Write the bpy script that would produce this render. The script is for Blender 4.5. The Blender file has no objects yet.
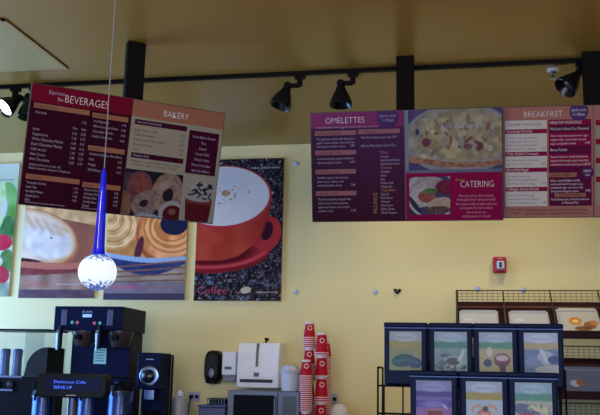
import bpy, bmesh, math, random
import numpy as np
from mathutils import Vector, Matrix

random.seed(7)
RNG = np.random.RandomState(7)
S = bpy.context.scene
COL = S.collection

# ------------------------------------------------------------------ camera
EYE = Vector((0, 0, 1.3))
FPX = 870.0
_p, _r, _y = math.radians(11.0), math.radians(1.2), math.radians(11.1)
Fv = Vector((-math.sin(_y)*math.cos(_p), math.cos(_y)*math.cos(_p), math.sin(_p)))
R0 = Vector((math.cos(_y), math.sin(_y), 0)); U0 = R0.cross(Fv)
Uv = U0*math.cos(_r) - R0*math.sin(_r)
Rv = R0*math.cos(_r) + U0*math.sin(_r)
cd = bpy.data.cameras.new('camera'); cam = bpy.data.objects.new('camera', cd); COL.objects.link(cam)
cd.sensor_width = 36; cd.lens = FPX/600*36; cd.clip_start = 0.05
cam.matrix_world = Matrix(((Rv.x, Uv.x, -Fv.x, EYE.x), (Rv.y, Uv.y, -Fv.y, EYE.y), (Rv.z, Uv.z, -Fv.z, EYE.z), (0, 0, 0, 1)))
S.camera = cam

def ray(x, y): return Fv + Rv*((x-300)/FPX) + Uv*((207.5-y)/FPX)
def hit(x, y, ax, v):
    d = ray(x, y); return EYE + d*((v-EYE[ax])/d[ax])
def hY(x, y, Y): return hit(x, y, 1, Y)
def hZ(x, y, Z): return hit(x, y, 2, Z)

# ------------------------------------------------------------------ materials
def lin(c):
    return tuple(((v/255)/12.92 if v/255 <= .04045 else ((v/255+.055)/1.055)**2.4) for v in c)
MATS = {}
def mat(name, col=(128, 128, 128), rough=.5, metal=0, emit=None, es=1, var=.06, scale=20, bump=0, trans=0, alpha=1, spec=.5, ior=1.45):
    if name in MATS: return MATS[name]
    m = bpy.data.materials.new(name); m.use_nodes = True; nt = m.node_tree; b = nt.nodes['Principled BSDF']
    c = lin(col)
    b.inputs['Roughness'].default_value = rough; b.inputs['Metallic'].default_value = metal
    b.inputs['Specular IOR Level'].default_value = spec; b.inputs['IOR'].default_value = ior
    b.inputs['Transmission Weight'].default_value = trans; b.inputs['Alpha'].default_value = alpha
    tc = nt.nodes.new('ShaderNodeTexCoord'); nz = nt.nodes.new('ShaderNodeTexNoise'); nz.inputs['Scale'].default_value = scale
    nz.inputs['Detail'].default_value = 4
    nt.links.new(tc.outputs['Object'], nz.inputs['Vector'])
    rp = nt.nodes.new('ShaderNodeMix'); rp.data_type = 'RGBA'
    rp.inputs[6].default_value = (*[v*(1-var) for v in c], 1); rp.inputs[7].default_value = (*[min(1, v*(1+var)) for v in c], 1)
    nt.links.new(nz.outputs['Fac'], rp.inputs[0]); nt.links.new(rp.outputs[2], b.inputs['Base Color'])
    if bump:
        bp = nt.nodes.new('ShaderNodeBump'); bp.inputs['Strength'].default_value = bump; bp.inputs['Distance'].default_value = .004
        nt.links.new(nz.outputs['Fac'], bp.inputs['Height']); nt.links.new(bp.outputs['Normal'], b.inputs['Normal'])
    if emit:
        b.inputs['Emission Color'].default_value = (*lin(emit), 1); b.inputs['Emission Strength'].default_value = es
    MATS[name] = m; return m
def print_mat(name, rough=.35):
    if name in MATS: return MATS[name]
    m = bpy.data.materials.new(name); m.use_nodes = True; nt = m.node_tree; b = nt.nodes['Principled BSDF']
    a = nt.nodes.new('ShaderNodeVertexColor'); a.layer_name = 'ink'
    nt.links.new(a.outputs['Color'], b.inputs['Base Color']); b.inputs['Roughness'].default_value = rough
    b.inputs['Specular IOR Level'].default_value = .3
    MATS[name] = m; return m

BLK = mat('black_metal', (8, 6, 9), .5, spec=.1)
BLKP = mat('black_plastic', (7, 8, 18), .4, spec=.1)
POST = mat('post_paint', (9, 5, 6), .8, spec=.15)
NAVY = mat('dark_enamel', (8, 16, 50), .4, spec=.08)
STEEL = mat('brushed_steel', (170, 172, 178), .32, .9)
CHROME = mat('chrome', (120, 132, 168), .25, 1)
WHITE = mat('white_plastic', (226, 228, 244), .4)
GREY = mat('grey_plastic', (120, 124, 140), .45)

# ------------------------------------------------------------------ mesh builder
class MB:
    def __init__(s): s.v = []; s.f = []
    def add(s, vs, fs):
        o = len(s.v); s.v += [Vector(v) for v in vs]; s.f += [tuple(i+o for i in f) for f in fs]; return s
    def hexa(s, P):  # 8 points: 4 back, 4 front, both loops in same order
        return s.add(P, [(0, 3, 2, 1), (4, 5, 6, 7), (0, 1, 5, 4), (1, 2, 6, 5), (2, 3, 7, 6), (3, 0, 4, 7)])
    def box(s, x0, x1, y0, y1, z0, z1):
        return s.hexa([(x0, y0, z0), (x1, y0, z0), (x1, y1, z0), (x0, y1, z0), (x0, y0, z1), (x1, y0, z1), (x1, y1, z1), (x0, y1, z1)])
    def cone(s, p0, p1, r0, r1, n=16, caps=True):
        p0, p1 = Vector(p0), Vector(p1); d = (p1-p0).normalized()
        a = d.orthogonal().normalized(); b = d.cross(a); vs = []
        for p, r in ((p0, r0), (p1, r1)):
            for i in range(n):
                t = 2*math.pi*i/n; vs.append(p+(a*math.cos(t)+b*math.sin(t))*r)
        fs = [(i, (i+1) % n, n+(i+1) % n, n+i) for i in range(n)]
        if caps: fs += [tuple(range(n))[::-1], tuple(range(n, 2*n))]
        return s.add(vs, fs)
    def lathe(s, o, d, prof, n=20):
        o = Vector(o); d = Vector(d).normalized(); a = d.orthogonal().normalized(); b = d.cross(a); vs = []; fs = []
        for (r, h) in prof:
            for i in range(n):
                t = 2*math.pi*i/n; vs.append(o+d*h+(a*math.cos(t)+b*math.sin(t))*max(r, 1e-4))
        for k in range(len(prof)-1):
            for i in range(n):
                fs.append((k*n+i, k*n+(i+1) % n, (k+1)*n+(i+1) % n, (k+1)*n+i))
        return s.add(vs, fs)
    def tube(s, pts, r, n=8):
        for i in range(len(pts)-1): s.cone(pts[i], pts[i+1], r, r, n)
        return s
    def prism(s, pts, off):  # polygon extruded by vector off
        n = len(pts); pts = [Vector(p) for p in pts]; off = Vector(off)
        return s.add(pts+[p+off for p in pts], [tuple(range(n))[::-1], tuple(range(n, 2*n))]+[(i, (i+1) % n, n+(i+1) % n, n+i) for i in range(n)])
    def build(s, name, m, parent=None, smooth=False, bevel=0, kind=None, seg=2):
        base = Vector((0, 0, 0)); q = parent
        while q is not None: base += q.location; q = q.parent
        me = bpy.data.meshes.new(name)
        me.from_pydata([tuple(v-base) for v in s.v], [], s.f); me.update()
        bm = bmesh.new(); bm.from_mesh(me); bmesh.ops.recalc_face_normals(bm, faces=bm.faces)
        bm.to_mesh(me); bm.free()
        me.materials.append(m)
        if smooth:
            for p in me.polygons: p.use_smooth = True
            try: me.set_sharp_from_angle(angle=math.radians(40))
            except Exception: pass
        o = bpy.data.objects.new(name, me); COL.objects.link(o)
        if parent is not None: o.parent = parent
        if bevel:
            b = o.modifiers.new('bevel', 'BEVEL'); b.width = bevel; b.segments = seg; b.limit_method = 'ANGLE'
        if kind: o['kind'] = kind
        return o

def tag(o, label, cat, group=None):
    o['label'] = label; o['category'] = cat
    if group: o['group'] = group
    return o
def thing(name, loc, label, cat, group=None):
    o = bpy.data.objects.new(name, None); COL.objects.link(o); o.location = loc; o.empty_display_size = .05
    return tag(o, label, cat, group)
def struct(name, mb, m, **k):
    o = mb.build(name, m, **k); o['kind'] = 'structure'; return o
def box(*a): return MB().box(*a)

class Fr:
    """flat frame: a to the right, b down, c out towards the room"""
    def __init__(s, o, ux, uy, w, h):
        s.o = Vector(o); s.ux = Vector(ux).normalized(); s.uy = Vector(uy).normalized(); s.w = w; s.h = h
        s.n = s.uy.cross(s.ux).normalized()
        # for ux=+X, uy=-Z the cross product is -Y (towards the room)
        if s.n.y > 0: s.n = -s.n
    def P(s, a, b, c=0): return s.o+s.ux*a+s.uy*b+s.n*c
    def U(s, p, q, c=0): return s.P(p*s.w, q*s.h, c)
    def slab(s, mb, a0, a1, b0, b1, c0, c1):
        return mb.hexa([s.P(a0, b0, c0), s.P(a1, b0, c0), s.P(a1, b1, c0), s.P(a0, b1, c0), s.P(a0, b0, c1), s.P(a1, b0, c1), s.P(a1, b1, c1), s.P(a0, b1, c1)])
    def rect(s, mb, p0, p1, q0, q1, c):   # thin printed block, unit coordinates
        return s.slab(mb, p0*s.w, p1*s.w, q0*s.h, q1*s.h, 0, c)
    def sub(s, p0, p1, q0, q1, c=0):
        return Fr(s.U(p0, q0, c), s.ux, s.uy, (p1-p0)*s.w, (q1-q0)*s.h)

def text_mb(fr, items, c, mb=None):
    """items: (string, p, q of the baseline, cap height in q units, width in p units or None, align, rot)"""
    mb = mb or MB()
    for it in items:
        st, p, q, hq = it[:4]; wp = it[4] if len(it) > 4 else None; al = it[5] if len(it) > 5 else 'L'; rot = it[6] if len(it) > 6 else 0
        cu = bpy.data.curves.new('t', 'FONT'); cu.body = st; cu.size = 1; cu.resolution_u = 2; cu.offset = -.006 if hq < .05 else -.016
        ob = bpy.data.objects.new('t', cu); COL.objects.link(ob)
        bpy.context.view_layer.update()
        me = bpy.data.meshes.new_from_object(ob.evaluated_get(bpy.context.evaluated_depsgraph_get()))
        if len(me.vertices):
            xs = [v.co.x for v in me.vertices]; x0, x1 = min(xs), max(xs)
            sy = hq*fr.h/.72; sx = sy*.8
            if wp and wp > 0: sx = wp*fr.w/(x1-x0)
            elif wp: sx = min(sx, -wp*fr.w/(x1-x0))
            W = (x1-x0)*sx; off = {'L': 0, 'C': -W/2, 'R': -W}[al]
            vs = []
            for v in me.vertices:
                a = (v.co.x-x0)*sx+off; b = -v.co.y*sy
                if rot: a, b = b, -a
                vs.append(fr.P(p*fr.w+a, q*fr.h+b, c))
            mb.add(vs, [tuple(f.vertices) for f in me.polygons])
        bpy.data.objects.remove(ob); bpy.data.curves.remove(cu); bpy.data.meshes.remove(me)
    return mb

# ------------------------------------------------------------------ printed pictures
def vnoise(X, Y, f, seed):
    r = np.random.RandomState(seed); g = r.rand(64, 64)
    x = X*f; y = Y*f; xi = np.floor(x).astype(int); yi = np.floor(y).astype(int); fx = x-xi; fy = y-yi
    fx = fx*fx*(3-2*fx); fy = fy*fy*(3-2*fy)
    a = g[yi % 64, xi % 64]; b = g[yi % 64, (xi+1) % 64]; c = g[(yi+1) % 64, xi % 64]; d = g[(yi+1) % 64, (xi+1) % 64]
    return (a*(1-fx)+b*fx)*(1-fy)+(c*(1-fx)+d*fx)*fy
class Pic:
    """a canvas in picture units: x0..x1, y0..y1 (y down)"""
    def __init__(s, x0, x1, y0, y1, nx, bg):
        s.nx = nx; s.ny = max(2, int(nx*(y1-y0)/(x1-x0)))
        s.X, s.Y = np.meshgrid(np.linspace(x0, x1, s.nx+1), np.linspace(y0, y1, s.ny+1))
        s.L = max(x1-x0, y1-y0); s.px = (x1-x0)/nx
        s.C = np.zeros(s.X.shape+(3,)); s.C[:] = bg
    def blend(s, m, col, nz=0, f=20, seed=1):
        m = np.clip(m, 0, 1)[..., None]; c = np.array(col, float)[None, None, :]
        if nz: c = c+(vnoise(s.X/s.L, s.Y/s.L, f, seed)[..., None]-.5)*2*nz
        s.C = s.C*(1-m)+c*m; return s
    def ell(s, cx, cy, rx, ry, col, rot=0, soft=1.2, nz=0, f=20, seed=1, clip=None):
        t = math.radians(rot); dx = s.X-cx; dy = s.Y-cy
        u = (dx*math.cos(t)+dy*math.sin(t))/rx; v = (-dx*math.sin(t)+dy*math.cos(t))/ry
        m = np.clip((1-np.sqrt(u*u+v*v))*min(rx, ry)/(soft*s.px)+.5, 0, 1)
        if clip is not None: m = m*clip
        return s.blend(m, col, nz, f, seed)
    def ring(s, cx, cy, rx, ry, w, col, rot=0, **k):
        t = math.radians(rot); dx = s.X-cx; dy = s.Y-cy
        u = (dx*math.cos(t)+dy*math.sin(t))/rx; v = (-dx*math.sin(t)+dy*math.cos(t))/ry
        d = np.abs(np.sqrt(u*u+v*v)-1)*min(rx, ry)
        return s.blend(np.clip((w-d)/(1.2*s.px)+.5, 0, 1), col, **k)
    def poly(s, pts, col, **k):
        m = np.zeros(s.X.shape, bool); n = len(pts)
        for i in range(n):
            (xa, ya), (xb, yb) = pts[i], pts[(i+1) % n]
            if ya == yb: continue
            c = ((ya > s.Y) != (yb > s.Y)) & (s.X < (xb-xa)*(s.Y-ya)/(yb-ya)+xa); m ^= c
        return s.blend(m.astype(float), col, **k)
    def band(s, f0, f1, col, **k):  # between two curves y=f(x)
        m = ((s.Y > f0(s.X)) & (s.Y < f1(s.X))).astype(float); return s.blend(m, col, **k)
    def specks(s, x0, x1, y0, y1, n, r, col, seed=3, rot=None):
        rr = np.random.RandomState(seed)
        for i in range(n):
            a = rr.rand(); s.ell(x0+(x1-x0)*rr.rand(), y0+(y1-y0)*rr.rand(), r*(.5+rr.rand()), r*(.3+.5*rr.rand()), [c*(.75+.5*a) for c in col], rot=rr.rand()*180, soft=1)
        return s
    def build(s, name, fr, c, parent, m, rows=None):
        base = Vector((0, 0, 0)); q = parent
        while q is not None: base += q.location; q = q.parent
        H, W = s.X.shape; vs = []
        for j in range(H):
            for i in range(W): vs.append(tuple(fr.P(fr.w*i/(W-1), fr.h*j/(H-1), c)-base))
        fs = [(j*W+i, (j+1)*W+i, (j+1)*W+i+1, j*W+i+1) for j in range(H-1) for i in range(W-1)]
        me = bpy.data.meshes.new(name); me.from_pydata(vs, [], fs)
        ca = me.color_attributes.new('ink', 'FLOAT_COLOR', 'POINT')
        root = parent
        while root.parent is not None: root = root.parent
        C = np.clip(s.C*(.72 if root.name.startswith('menu_board') else .74 if root.name.startswith('tea_tin') else 1), 0, 255)/255; C = np.where(C <= .04045, C/12.92, ((C+.055)/1.055)**2.4)  # menu pictures dimmed: weaker light on the boards goes into print colour
        A = np.ones((H*W, 4), 'f'); A[:, :3] = C.reshape(-1, 3); ca.data.foreach_set('color', A.ravel())
        me.materials.append(m); me.update()
        o = bpy.data.objects.new(name, me); COL.objects.link(o); o.parent = parent; return o
PR = print_mat('printed_ink'); PR.node_tree.nodes['Principled BSDF'].inputs['Specular IOR Level'].default_value = .03

BOARD_DIM = {'maroon': .8, 'crimson': .68, 'tan': .86, 'cream': .86, 'dark_maroon': .7, 'magenta': .76, 'purple': .75, 'badge_blue': .75, 'rose_tan': .84, 'dusty_pink': .84, 'plum': .7, 'pale_text': .82, 'pink_text': .8, 'tan_text': .75, 'white_text': .86}  # ink factors: the boards' weaker light is put into their colours
def ink(name, col, rough=.5):
    k = BOARD_DIM.get(name, 1); return mat('ink_'+name, tuple(c*k for c in col), rough, var=.02, spec=.02 if name in BOARD_DIM else .3)

# ================================================================== room shell
W = 6.1; CZ = 2.985; XL, XR, YB = -4.6, 4.2, -3.2
wallm = mat('yellow_wall_paint', (220, 203, 148), .6, var=.03, scale=3, bump=.04)
ceilm = mat('mustard_ceiling_paint', (150, 115, 50), .34, var=.04, scale=2, bump=.02)
struct('wall_back', box(XL, XR, W, W+.12, 0, CZ), wallm)
struct('ceiling', box(XL, XR, YB, W, CZ, CZ+.1), ceilm)
struct('floor', box(XL, XR, YB, W, -.1, 0), mat('brown_tile_floor', (128, 100, 74), .35, var=.2, scale=6))
wl = MB(); wl.box(XL-.12, XL, YB, 3.6, 0, CZ); wl.box(XL-.12, XL, 5.7, W, 0, CZ); wl.box(XL-.12, XL, 3.6, 5.7, 0, .95); wl.box(XL-.12, XL, 3.6, 5.7, 2.3, CZ); wl.box(XL-.1, XL-.04, 4.62, 4.68, .95, 2.3)
struct('wall_left', wl, wallm)
struct('wall_right', box(XR, XR+.12, YB, W, 0, CZ), wallm)
fw = MB(); fw.box(XL, XR, YB-.12, YB, 0, .3); fw.box(XL, XR, YB-.12, YB, 2.35, CZ); fw.box(XL, -4.2, YB-.12, YB, .3, 2.35); fw.box(2.2, XR, YB-.12, YB, .3, 2.35)
for x in (-2.6, -1.0, .6): fw.box(x-.04, x+.04, YB-.12, YB, .3, 2.35)
struct('wall_front', fw, wallm)

# ceiling access panel
hp = thing('access_panel', (-2.6, 4.0, CZ), 'painted square access panel set in the ceiling, upper left', 'panel')
x0, x1, y0, y1 = -2.92, -2.2, 3.635, 4.337
box(x0, x1, y0, y1, CZ-.005, CZ).build('panel_face', mat('panel_paint', (176, 152, 98), .45), hp)
f = MB(); f.box(x1-.022, x1-.002, y0, y1, CZ-.009, CZ); f.box(x0, x1-.002, y1-.02, y1, CZ-.0055, CZ); f.box(x0, x1-.002, y0, y0+.02, CZ-.009, CZ); f.box(x0, x0+.02, y0, y1, CZ-.009, CZ)
f.build('panel_frame', mat('panel_trim', (176, 148, 96), .5), hp)
f = MB(); f.box(x1, x1+.005, y0, y1, CZ-.004, CZ); f.build('shadow_gap', mat('gap_brown', (58, 30, 16), .8), hp)

# ceiling sprinkler
c = hZ(553, 69, CZ)
sp = thing('ceiling_sprinkler', c, 'small chrome sprinkler head with white ring on the ceiling', 'sprinkler')
MB().lathe(c, (0, 0, -1), [(0, 0), (.034, 0), (.034, .009), (.026, .014), (.012, .016)], 24).build('escutcheon', mat('white_enamel', (196, 196, 186), .4), sp, smooth=True)
MB().lathe(c, (0, 0, -1), [(.016, .012), (.016, .028), (.006, .03), (.006, .05), (.022, .052), (.022, .056), (0, .056)], 16).build('deflector', CHROME, sp, smooth=True)

# ================================================================== lighting track and spot heads
TY = 4.57
tr = thing('lighting_track', (-.5, TY, CZ-.03), 'long black lighting track running across the ceiling', 'track')
box(XL+.2, 2.6, TY-.012, TY+.012, CZ-.022, CZ).build('rail', BLK, tr)
tf = MB()
for x in (-3.1, -1.9, -.6, .5, 1.6): tf.box(x-.03, x+.03, TY-.015, TY+.015, CZ-.025, CZ-.018)
tf.build('joint_cover', BLK, tr)
shade_m = mat('black_gloss_shade', (12, 13, 22), .22, spec=.5)
def track_light(px, label, side, axis, lit=False, drop=.055):
    """px: pixel column of the adapter on the track; side: signed arm length along the track"""
    a = hY(px, 75, TY); a.z = CZ-.03
    t = thing('track_light', a, label, 'spotlight', 'black spotlights on the ceiling track')
    m = MB(); m.box(a.x-.03, a.x+.03, TY-.017, TY+.017, a.z-.014, a.z+.009); m.box(a.x-.014, a.x+.014, TY-.014, TY+.014, a.z-drop, a.z-.01)
    m.build('adapter', BLK, t, bevel=.002)
    k = Vector((a.x+side, TY, a.z-drop+.004))
    MB().cone((a.x, TY, a.z-drop+.004), k, .014, .014, 14).build('arm', BLK, t, smooth=True)
    d = Vector(axis).normalized()
    MB().lathe(k+Vector((0, -.022, 0)), (0, 1, 0), [(0, 0), (.017, 0), (.021, .006), (.021, .038), (.017, .044), (0, .044)], 16).build('knuckle', BLK, t, smooth=True)
    s = k+d*.004
    sh = MB().lathe(s, d, [(0, -.012), (.018, -.01), (.022, .01), (.028, .03), (.05, .075), (.062, .108), (.064, .126), (.061, .128), (.054, .118), (.04, .09), (.0, .08)], 28)
    o = sh.build('lamp_shade', shade_m, t, smooth=True)
    if lit:
        MB().lathe(s+d*.1, d, [(0, .024), (.03, .022), (.046, .016), (.048, 0)], 24).build('glowing_lens', mat('lit_lens', (255, 255, 255), .3, emit=(235, 240, 255), es=9), t, smooth=True)
    else:
        MB().lathe(s+d*.085, d, [(0, .022), (.02, .018), (.03, .008), (.033, 0)], 18).build('bulb', mat('unlit_bulb', (70, 66, 60), .2), t, smooth=True)
    return t, s+d*.14, d
_, Lpos, Ldir = track_light(17, 'lit black spotlight glowing white at far left of the track', .035, (-.42, -.62, -.66), True, .06)
track_light(36, 'black spotlight half hidden behind left edge of beverages board', -.035, (.12, -.1, -1))
track_light(300, 'black spotlight aimed down left with silver streak, between the posts', -.068, (-.3, -.12, -.95))
track_light(353, 'black bell-shaped spotlight pointing straight down above omelettes heading', -.068, (.03, -.05, -1))
track_light(582, 'black spotlight tilted left beside the rightmost ceiling post', -.012, (-.62, -.25, -.75), drop=.05)

# ================================================================== hanging menu boards
def scaled(P, s): return EYE+(Vector(P)-EYE)*s
MAROON = ink('maroon', (54, 10, 32)); CRIM = ink('crimson', (140, 16, 52)); TAN = ink('tan', (152, 100, 84)); CREAM = ink('cream', (150, 143, 134))
LT = ink('pale_text', (190, 176, 214)); DT = ink('dark_text', (58, 34, 50)); DMAR = ink('dark_maroon', (74, 16, 50)); MAG = ink('magenta', (150, 14, 78))
PUR = ink('purple', (92, 32, 104)); PINKT = ink('pink_text', (226, 170, 206)); TANT = ink('tan_text', (208, 150, 96)); BADGE = ink('badge_blue', (84, 54, 124)); WHT = ink('white_text', (228, 222, 236))
FRM = mat('board_frame', (24, 14, 22), .4)

def board(TL, yaw, tilt, w, h, post_px, post_front, label, postw=.094, postd=.05):
    ux = Vector((math.cos(yaw), math.sin(yaw), 0)); nb = Vector((-math.sin(yaw), math.cos(yaw), 0))
    uy = Vector((0, 0, -1))*math.cos(tilt)+nb*math.sin(tilt)
    fr = Fr(TL, ux, uy, w, h)
    pc = hZ(post_px, 50, CZ); d = ray(post_px, 50); 
    px = EYE.x+d.x*(post_front/d.y)
    t = thing('menu_board', (px, post_front, CZ), label, 'menu board')
    m = MB(); fr.slab(m, -.004, w+.004, -.004, h+.004, -.022, -.001)
    m.build('backing_panel', FRM, t, bevel=.002)
    # post goes from the ceiling down behind the top of the board
    top = fr.P(0, 0, 0)
    zb = TL.z-.10
    pm = MB()
    c_, s_ = ux.x, ux.y
    cc = Vector((px, post_front, 0)); 
    P = [cc-ux*postw/2, cc+ux*postw/2, cc+ux*postw/2+nb*postd, cc-ux*postw/2+nb*postd]
    pm.hexa([Vector((p.x, p.y, zb)) for p in P]+[Vector((p.x, p.y, CZ)) for p in P])
    pm.build('support_post', POST, t, bevel=.002)
    bk = MB()
    a = (Vector((px, post_front, 0))-Vector((TL.x, TL.y, 0))).dot(ux)
    for zq in (.05, .12):
        p0 = fr.P(a, zq, -.022); p1 = Vector((p0.x, p0.y, p0.z))+nb*max(.01, (cc-Vector((p0.x, p0.y, 0))).dot(nb)+.005)
        bk.cone(p0, p1, .008, .008, 10)
    bk.build('mounting_bolt', STEEL, t, smooth=True)
    return t, fr

def strip(fr, p0, p1, q0, q1, c, m_, par, name='section_strip'):
    mb = MB(); fr.rect(mb, p0, p1, q0, q1, c); return mb.build(name, m_, par)
def rows(lines, p, q0, dq, h, prices=None, pp=None, w=None):
    out = []
    for i, s in enumerate(lines):
        out.append((s, p, q0+i*dq, h, -(w or .4)))
        if prices and prices[i]: out.append((prices[i], pp, q0+i*dq, h, None, 'R'))
    return out

# ---- left board: beverages and bakery
BW, BH = .972, .573
t1, F1 = board(scaled((-2.069, 3.72, 2.677), .968), .654, .21, BW, BH, 137, 4.02, 'angled maroon menu board headed BEVERAGES and BAKERY hanging from a black post')
A = F1.sub(0, .5, 0, 1); B = F1.sub(.5, 1, 0, 1)
m = MB(); A.rect(m, 0, 1, 0, 1, .001); pb = m.build('beverages_panel', MAROON, t1); pb['label'] = 'dark maroon panel headed BEVERAGES'
m = MB(); A.rect(m, 0, 1, 0, .145, .0016); m.build('heading_strip', CRIM, pb)
m = MB()
for (p0, p1, q0) in ((.035, .575, .155), (.605, .97, .165), (.60, .97, .445), (.035, .555, .745), (.585, .97, .76)): strip(A, p0, p1, q0, q0+.042, .0016, TAN, pb)
text_mb(A, [('BEVERAGES', .325, .118, .066, .43), ], .0022).build('heading_lettering', WHT, pb)
it = [('Espresso', .315, .066, .032, .15, 'R'), ('Bar', .315, .115, .032, .06, 'R')]
it += [('Espresso', .06, .24, .022), ('1.75', .555, .275, .022, None, 'R'), ('12oz', .475, .33, .02, None, 'R'), ('16oz', .56, .33, .02, None, 'R')]
it += rows(['Latte', 'Cappuccino', 'White Chocolate Mocha', 'Dark Chocolate Mocha', 'Cafe au Lait', 'Hot Cocoa', 'Hot Chocolate'], .05, .38, .0415, .024, w=.3)
it += [(s_, .475, .375+i*.0415, .022, None, 'R') for i, s_ in enumerate(['3.25', '3.25', '3.65', '3.65', '2.45', '2.95', '2.95'])]
it += [(s_, .56, .375+i*.0415, .022, None, 'R') for i, s_ in enumerate(['3.75', '3.75', '4.15', '4.15', '2.85', '3.35', '3.35'])]
it += [('Additional Flavors or Shot .60', .05, .672, .019, -.3), ('Vanilla, Hazelnut, Caramel or Raspberry', .05, .702, .019, -.42)]
it += rows(['Fountain Drinks', 'Iced Tea', 'Bottled Water', 'Apple Juice', 'Milk'], .05, .825, .036, .022, w=.3)
it += [(s_, .545, .835+i*.034, .021, None, 'R') for i, s_ in enumerate(['1.79', '1.79', '1.49', '1.69'])]
it += [('*Decaf and sugar free syrup available on request', .05, .985, .015, -.5), ('Ask about our blends', .6, .985, .015, -.25)]
it += rows(['Iced Espresso', 'White Chocolate Mocha', 'Chocolate Mocha', 'Vanilla Chai Latte'], .625, .245, .043, .022, w=.25)
it += [(s_, .955, .248+i*.045, .021, None, 'R') for i, s_ in enumerate(['2.95', '3.95', '3.95', '4.25'])]
it += rows(['Strawberry Banana, Mixed Berry', '12oz', 'Mango', 'Wild Berry'], .62, .525, .045, .022, w=.33)
it += [(s_, .955, .568+i*.045, .021, None, 'R') for i, s_ in enumerate(['3.45', '3.95', '4.45'])]
it += rows(['Flavored Iced Teas', 'Caramel Cream', 'Mocha Mint', 'Vanilla Bean', 'Decaf'], .61, .832, .034, .021, w=.25)
it += [(s_, .955, .84+i*.034, .02, None, 'R') for i, s_ in enumerate(['3.75', '3.95', '3.95', '3.75'])]
text_mb(A, it, .0022).build('item_lettering', LT, pb)
text_mb(A, [('Coffee & Espresso', .05, .187, .022, -.4), ('Iced Drinks', .62, .197, .022, -.3), ('Smoothies', .62, .477, .022, -.3), ('Cold Drinks', .05, .777, .022, -.4), ('Blended', .61, .792, .022, -.3)], .0024).build('strip_lettering', DMAR, pb)

m = MB(); B.rect(m, 0, 1, 0, 1, .001); pk = m.build('bakery_panel', CREAM, t1); pk['label'] = 'cream and tan panel headed BAKERY'
m = MB(); B.rect(m, 0, 1, 0, .145, .0016); m.build('heading_strip', TAN, pk)
strip(B, .04, .6, .165, .21, .0016, DMAR, pk); strip(B, .04, .6, .455, .5, .0016, DMAR, pk); strip(B, .63, .965, .19, .575, .0016, DMAR, pk, 'side_block')
text_mb(B, [('BAKERY', .335, .108, .058, .27)], .0022).build('heading_lettering', WHT, pk)
it = rows(['Bagel, Butter or Jelly', 'Muffin, 3 Varieties', 'Bagel, Cream Cheese Spread', 'Danish & Cookie', 'Scone'], .05, .265, .042, .022, w=.42)
it += [(s, .585, .265+i*.042, .024, None, 'R') for i, s in enumerate(['1.95', '2.25', '2.85', '2.45', '2.25'])]
it += [('Blueberry   Cranberry Nut   Banana   Lemon', .05, .535, .02, .52), ('Cinnamon   Apple   Chocolate   Pumpkin', .06, .565, .02, .48)]
text_mb(B, it, .0022).build('item_lettering', DT, pk)
it = [('Assorted Fresh Breads', .06, .196, .022), ('Available Daily', .06, .487, .022)]
it += [(s, .8, .255+i*.05, .024, None, 'C') for i, s in enumerate(['Fresh Baked Goods', 'Pies', 'Danish', 'Cream Puffs', 'Whole Cakes', 'Fruit & Nut Bars', 'Ask Our Bakers'])]; it = [i_[:4]+(-.28,)+i_[5:] if i_[1] == .8 else i_ for i_ in it]
text_mb(B, it, .0022).build('strip_lettering', LT, pk)
g = Pic(0, 60, 0, 42, 110, (34, 28, 46))
g.ell(4, 14, 9, 11, (70, 60, 84), nz=10); g.ell(16, 15, 13, 14, (122, 70, 84), nz=18, f=14); g.ell(16, 13, 8, 8, (142, 72, 74), nz=14)
g.ell(2, 34, 8, 14, (134, 98, 84), nz=16)
g.ell(24, 30, 15, 11.5, (150, 126, 128), rot=-28, nz=22, f=30); g.ell(22, 30, 4.6, 3.2, (52, 34, 48), rot=-28)
g.ell(45, 18, 16, 19, (154, 128, 124), rot=15, nz=24, f=26, seed=4); g.ell(46, 20, 5.5, 6.5, (44, 30, 44), rot=10); g.ell(41, 12, 7, 4, (178, 158, 154), rot=-30, soft=6)
g.ell(52, 37, 14, 12, (178, 176, 196)); g.ell(53, 38, 10.5, 9, (92, 22, 34)); g.ell(52, 35, 4, 3, (140, 90, 100))
g.ell(27, 46, 17, 7.5, (160, 172, 200), nz=16, f=40)
g.build('doughnut_picture', B.sub(0, .62, .6, 1), .0022, pk, PR)
g = Pic(0, 34, 0, 42, 70, (176, 170, 166))
g.poly([(4, 22), (31, 22), (29, 42), (6, 42)], (98, 26, 40), nz=8); g.poly([(4, 20), (31, 20), (31, 25), (4, 25)], (120, 60, 66))
g.ell(19, 13, 11, 9, (184, 182, 190)); g.ell(17, 19, 14, 4, (172, 170, 182))
for k in range(26):
    a = RNG.rand(3); g.ell(7+22*a[0], 6+14*a[1], 2.6, .75, (30, 28, 52), rot=-70+140*a[2])
g.build('whipped_drink_picture', B.sub(.62, 1, .6, 1), .0022, pk, PR)
m = MB(); A.rect(m, .996, 1.004, 0, 1, .0018); m.build('panel_seam', FRM, t1)

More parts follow.
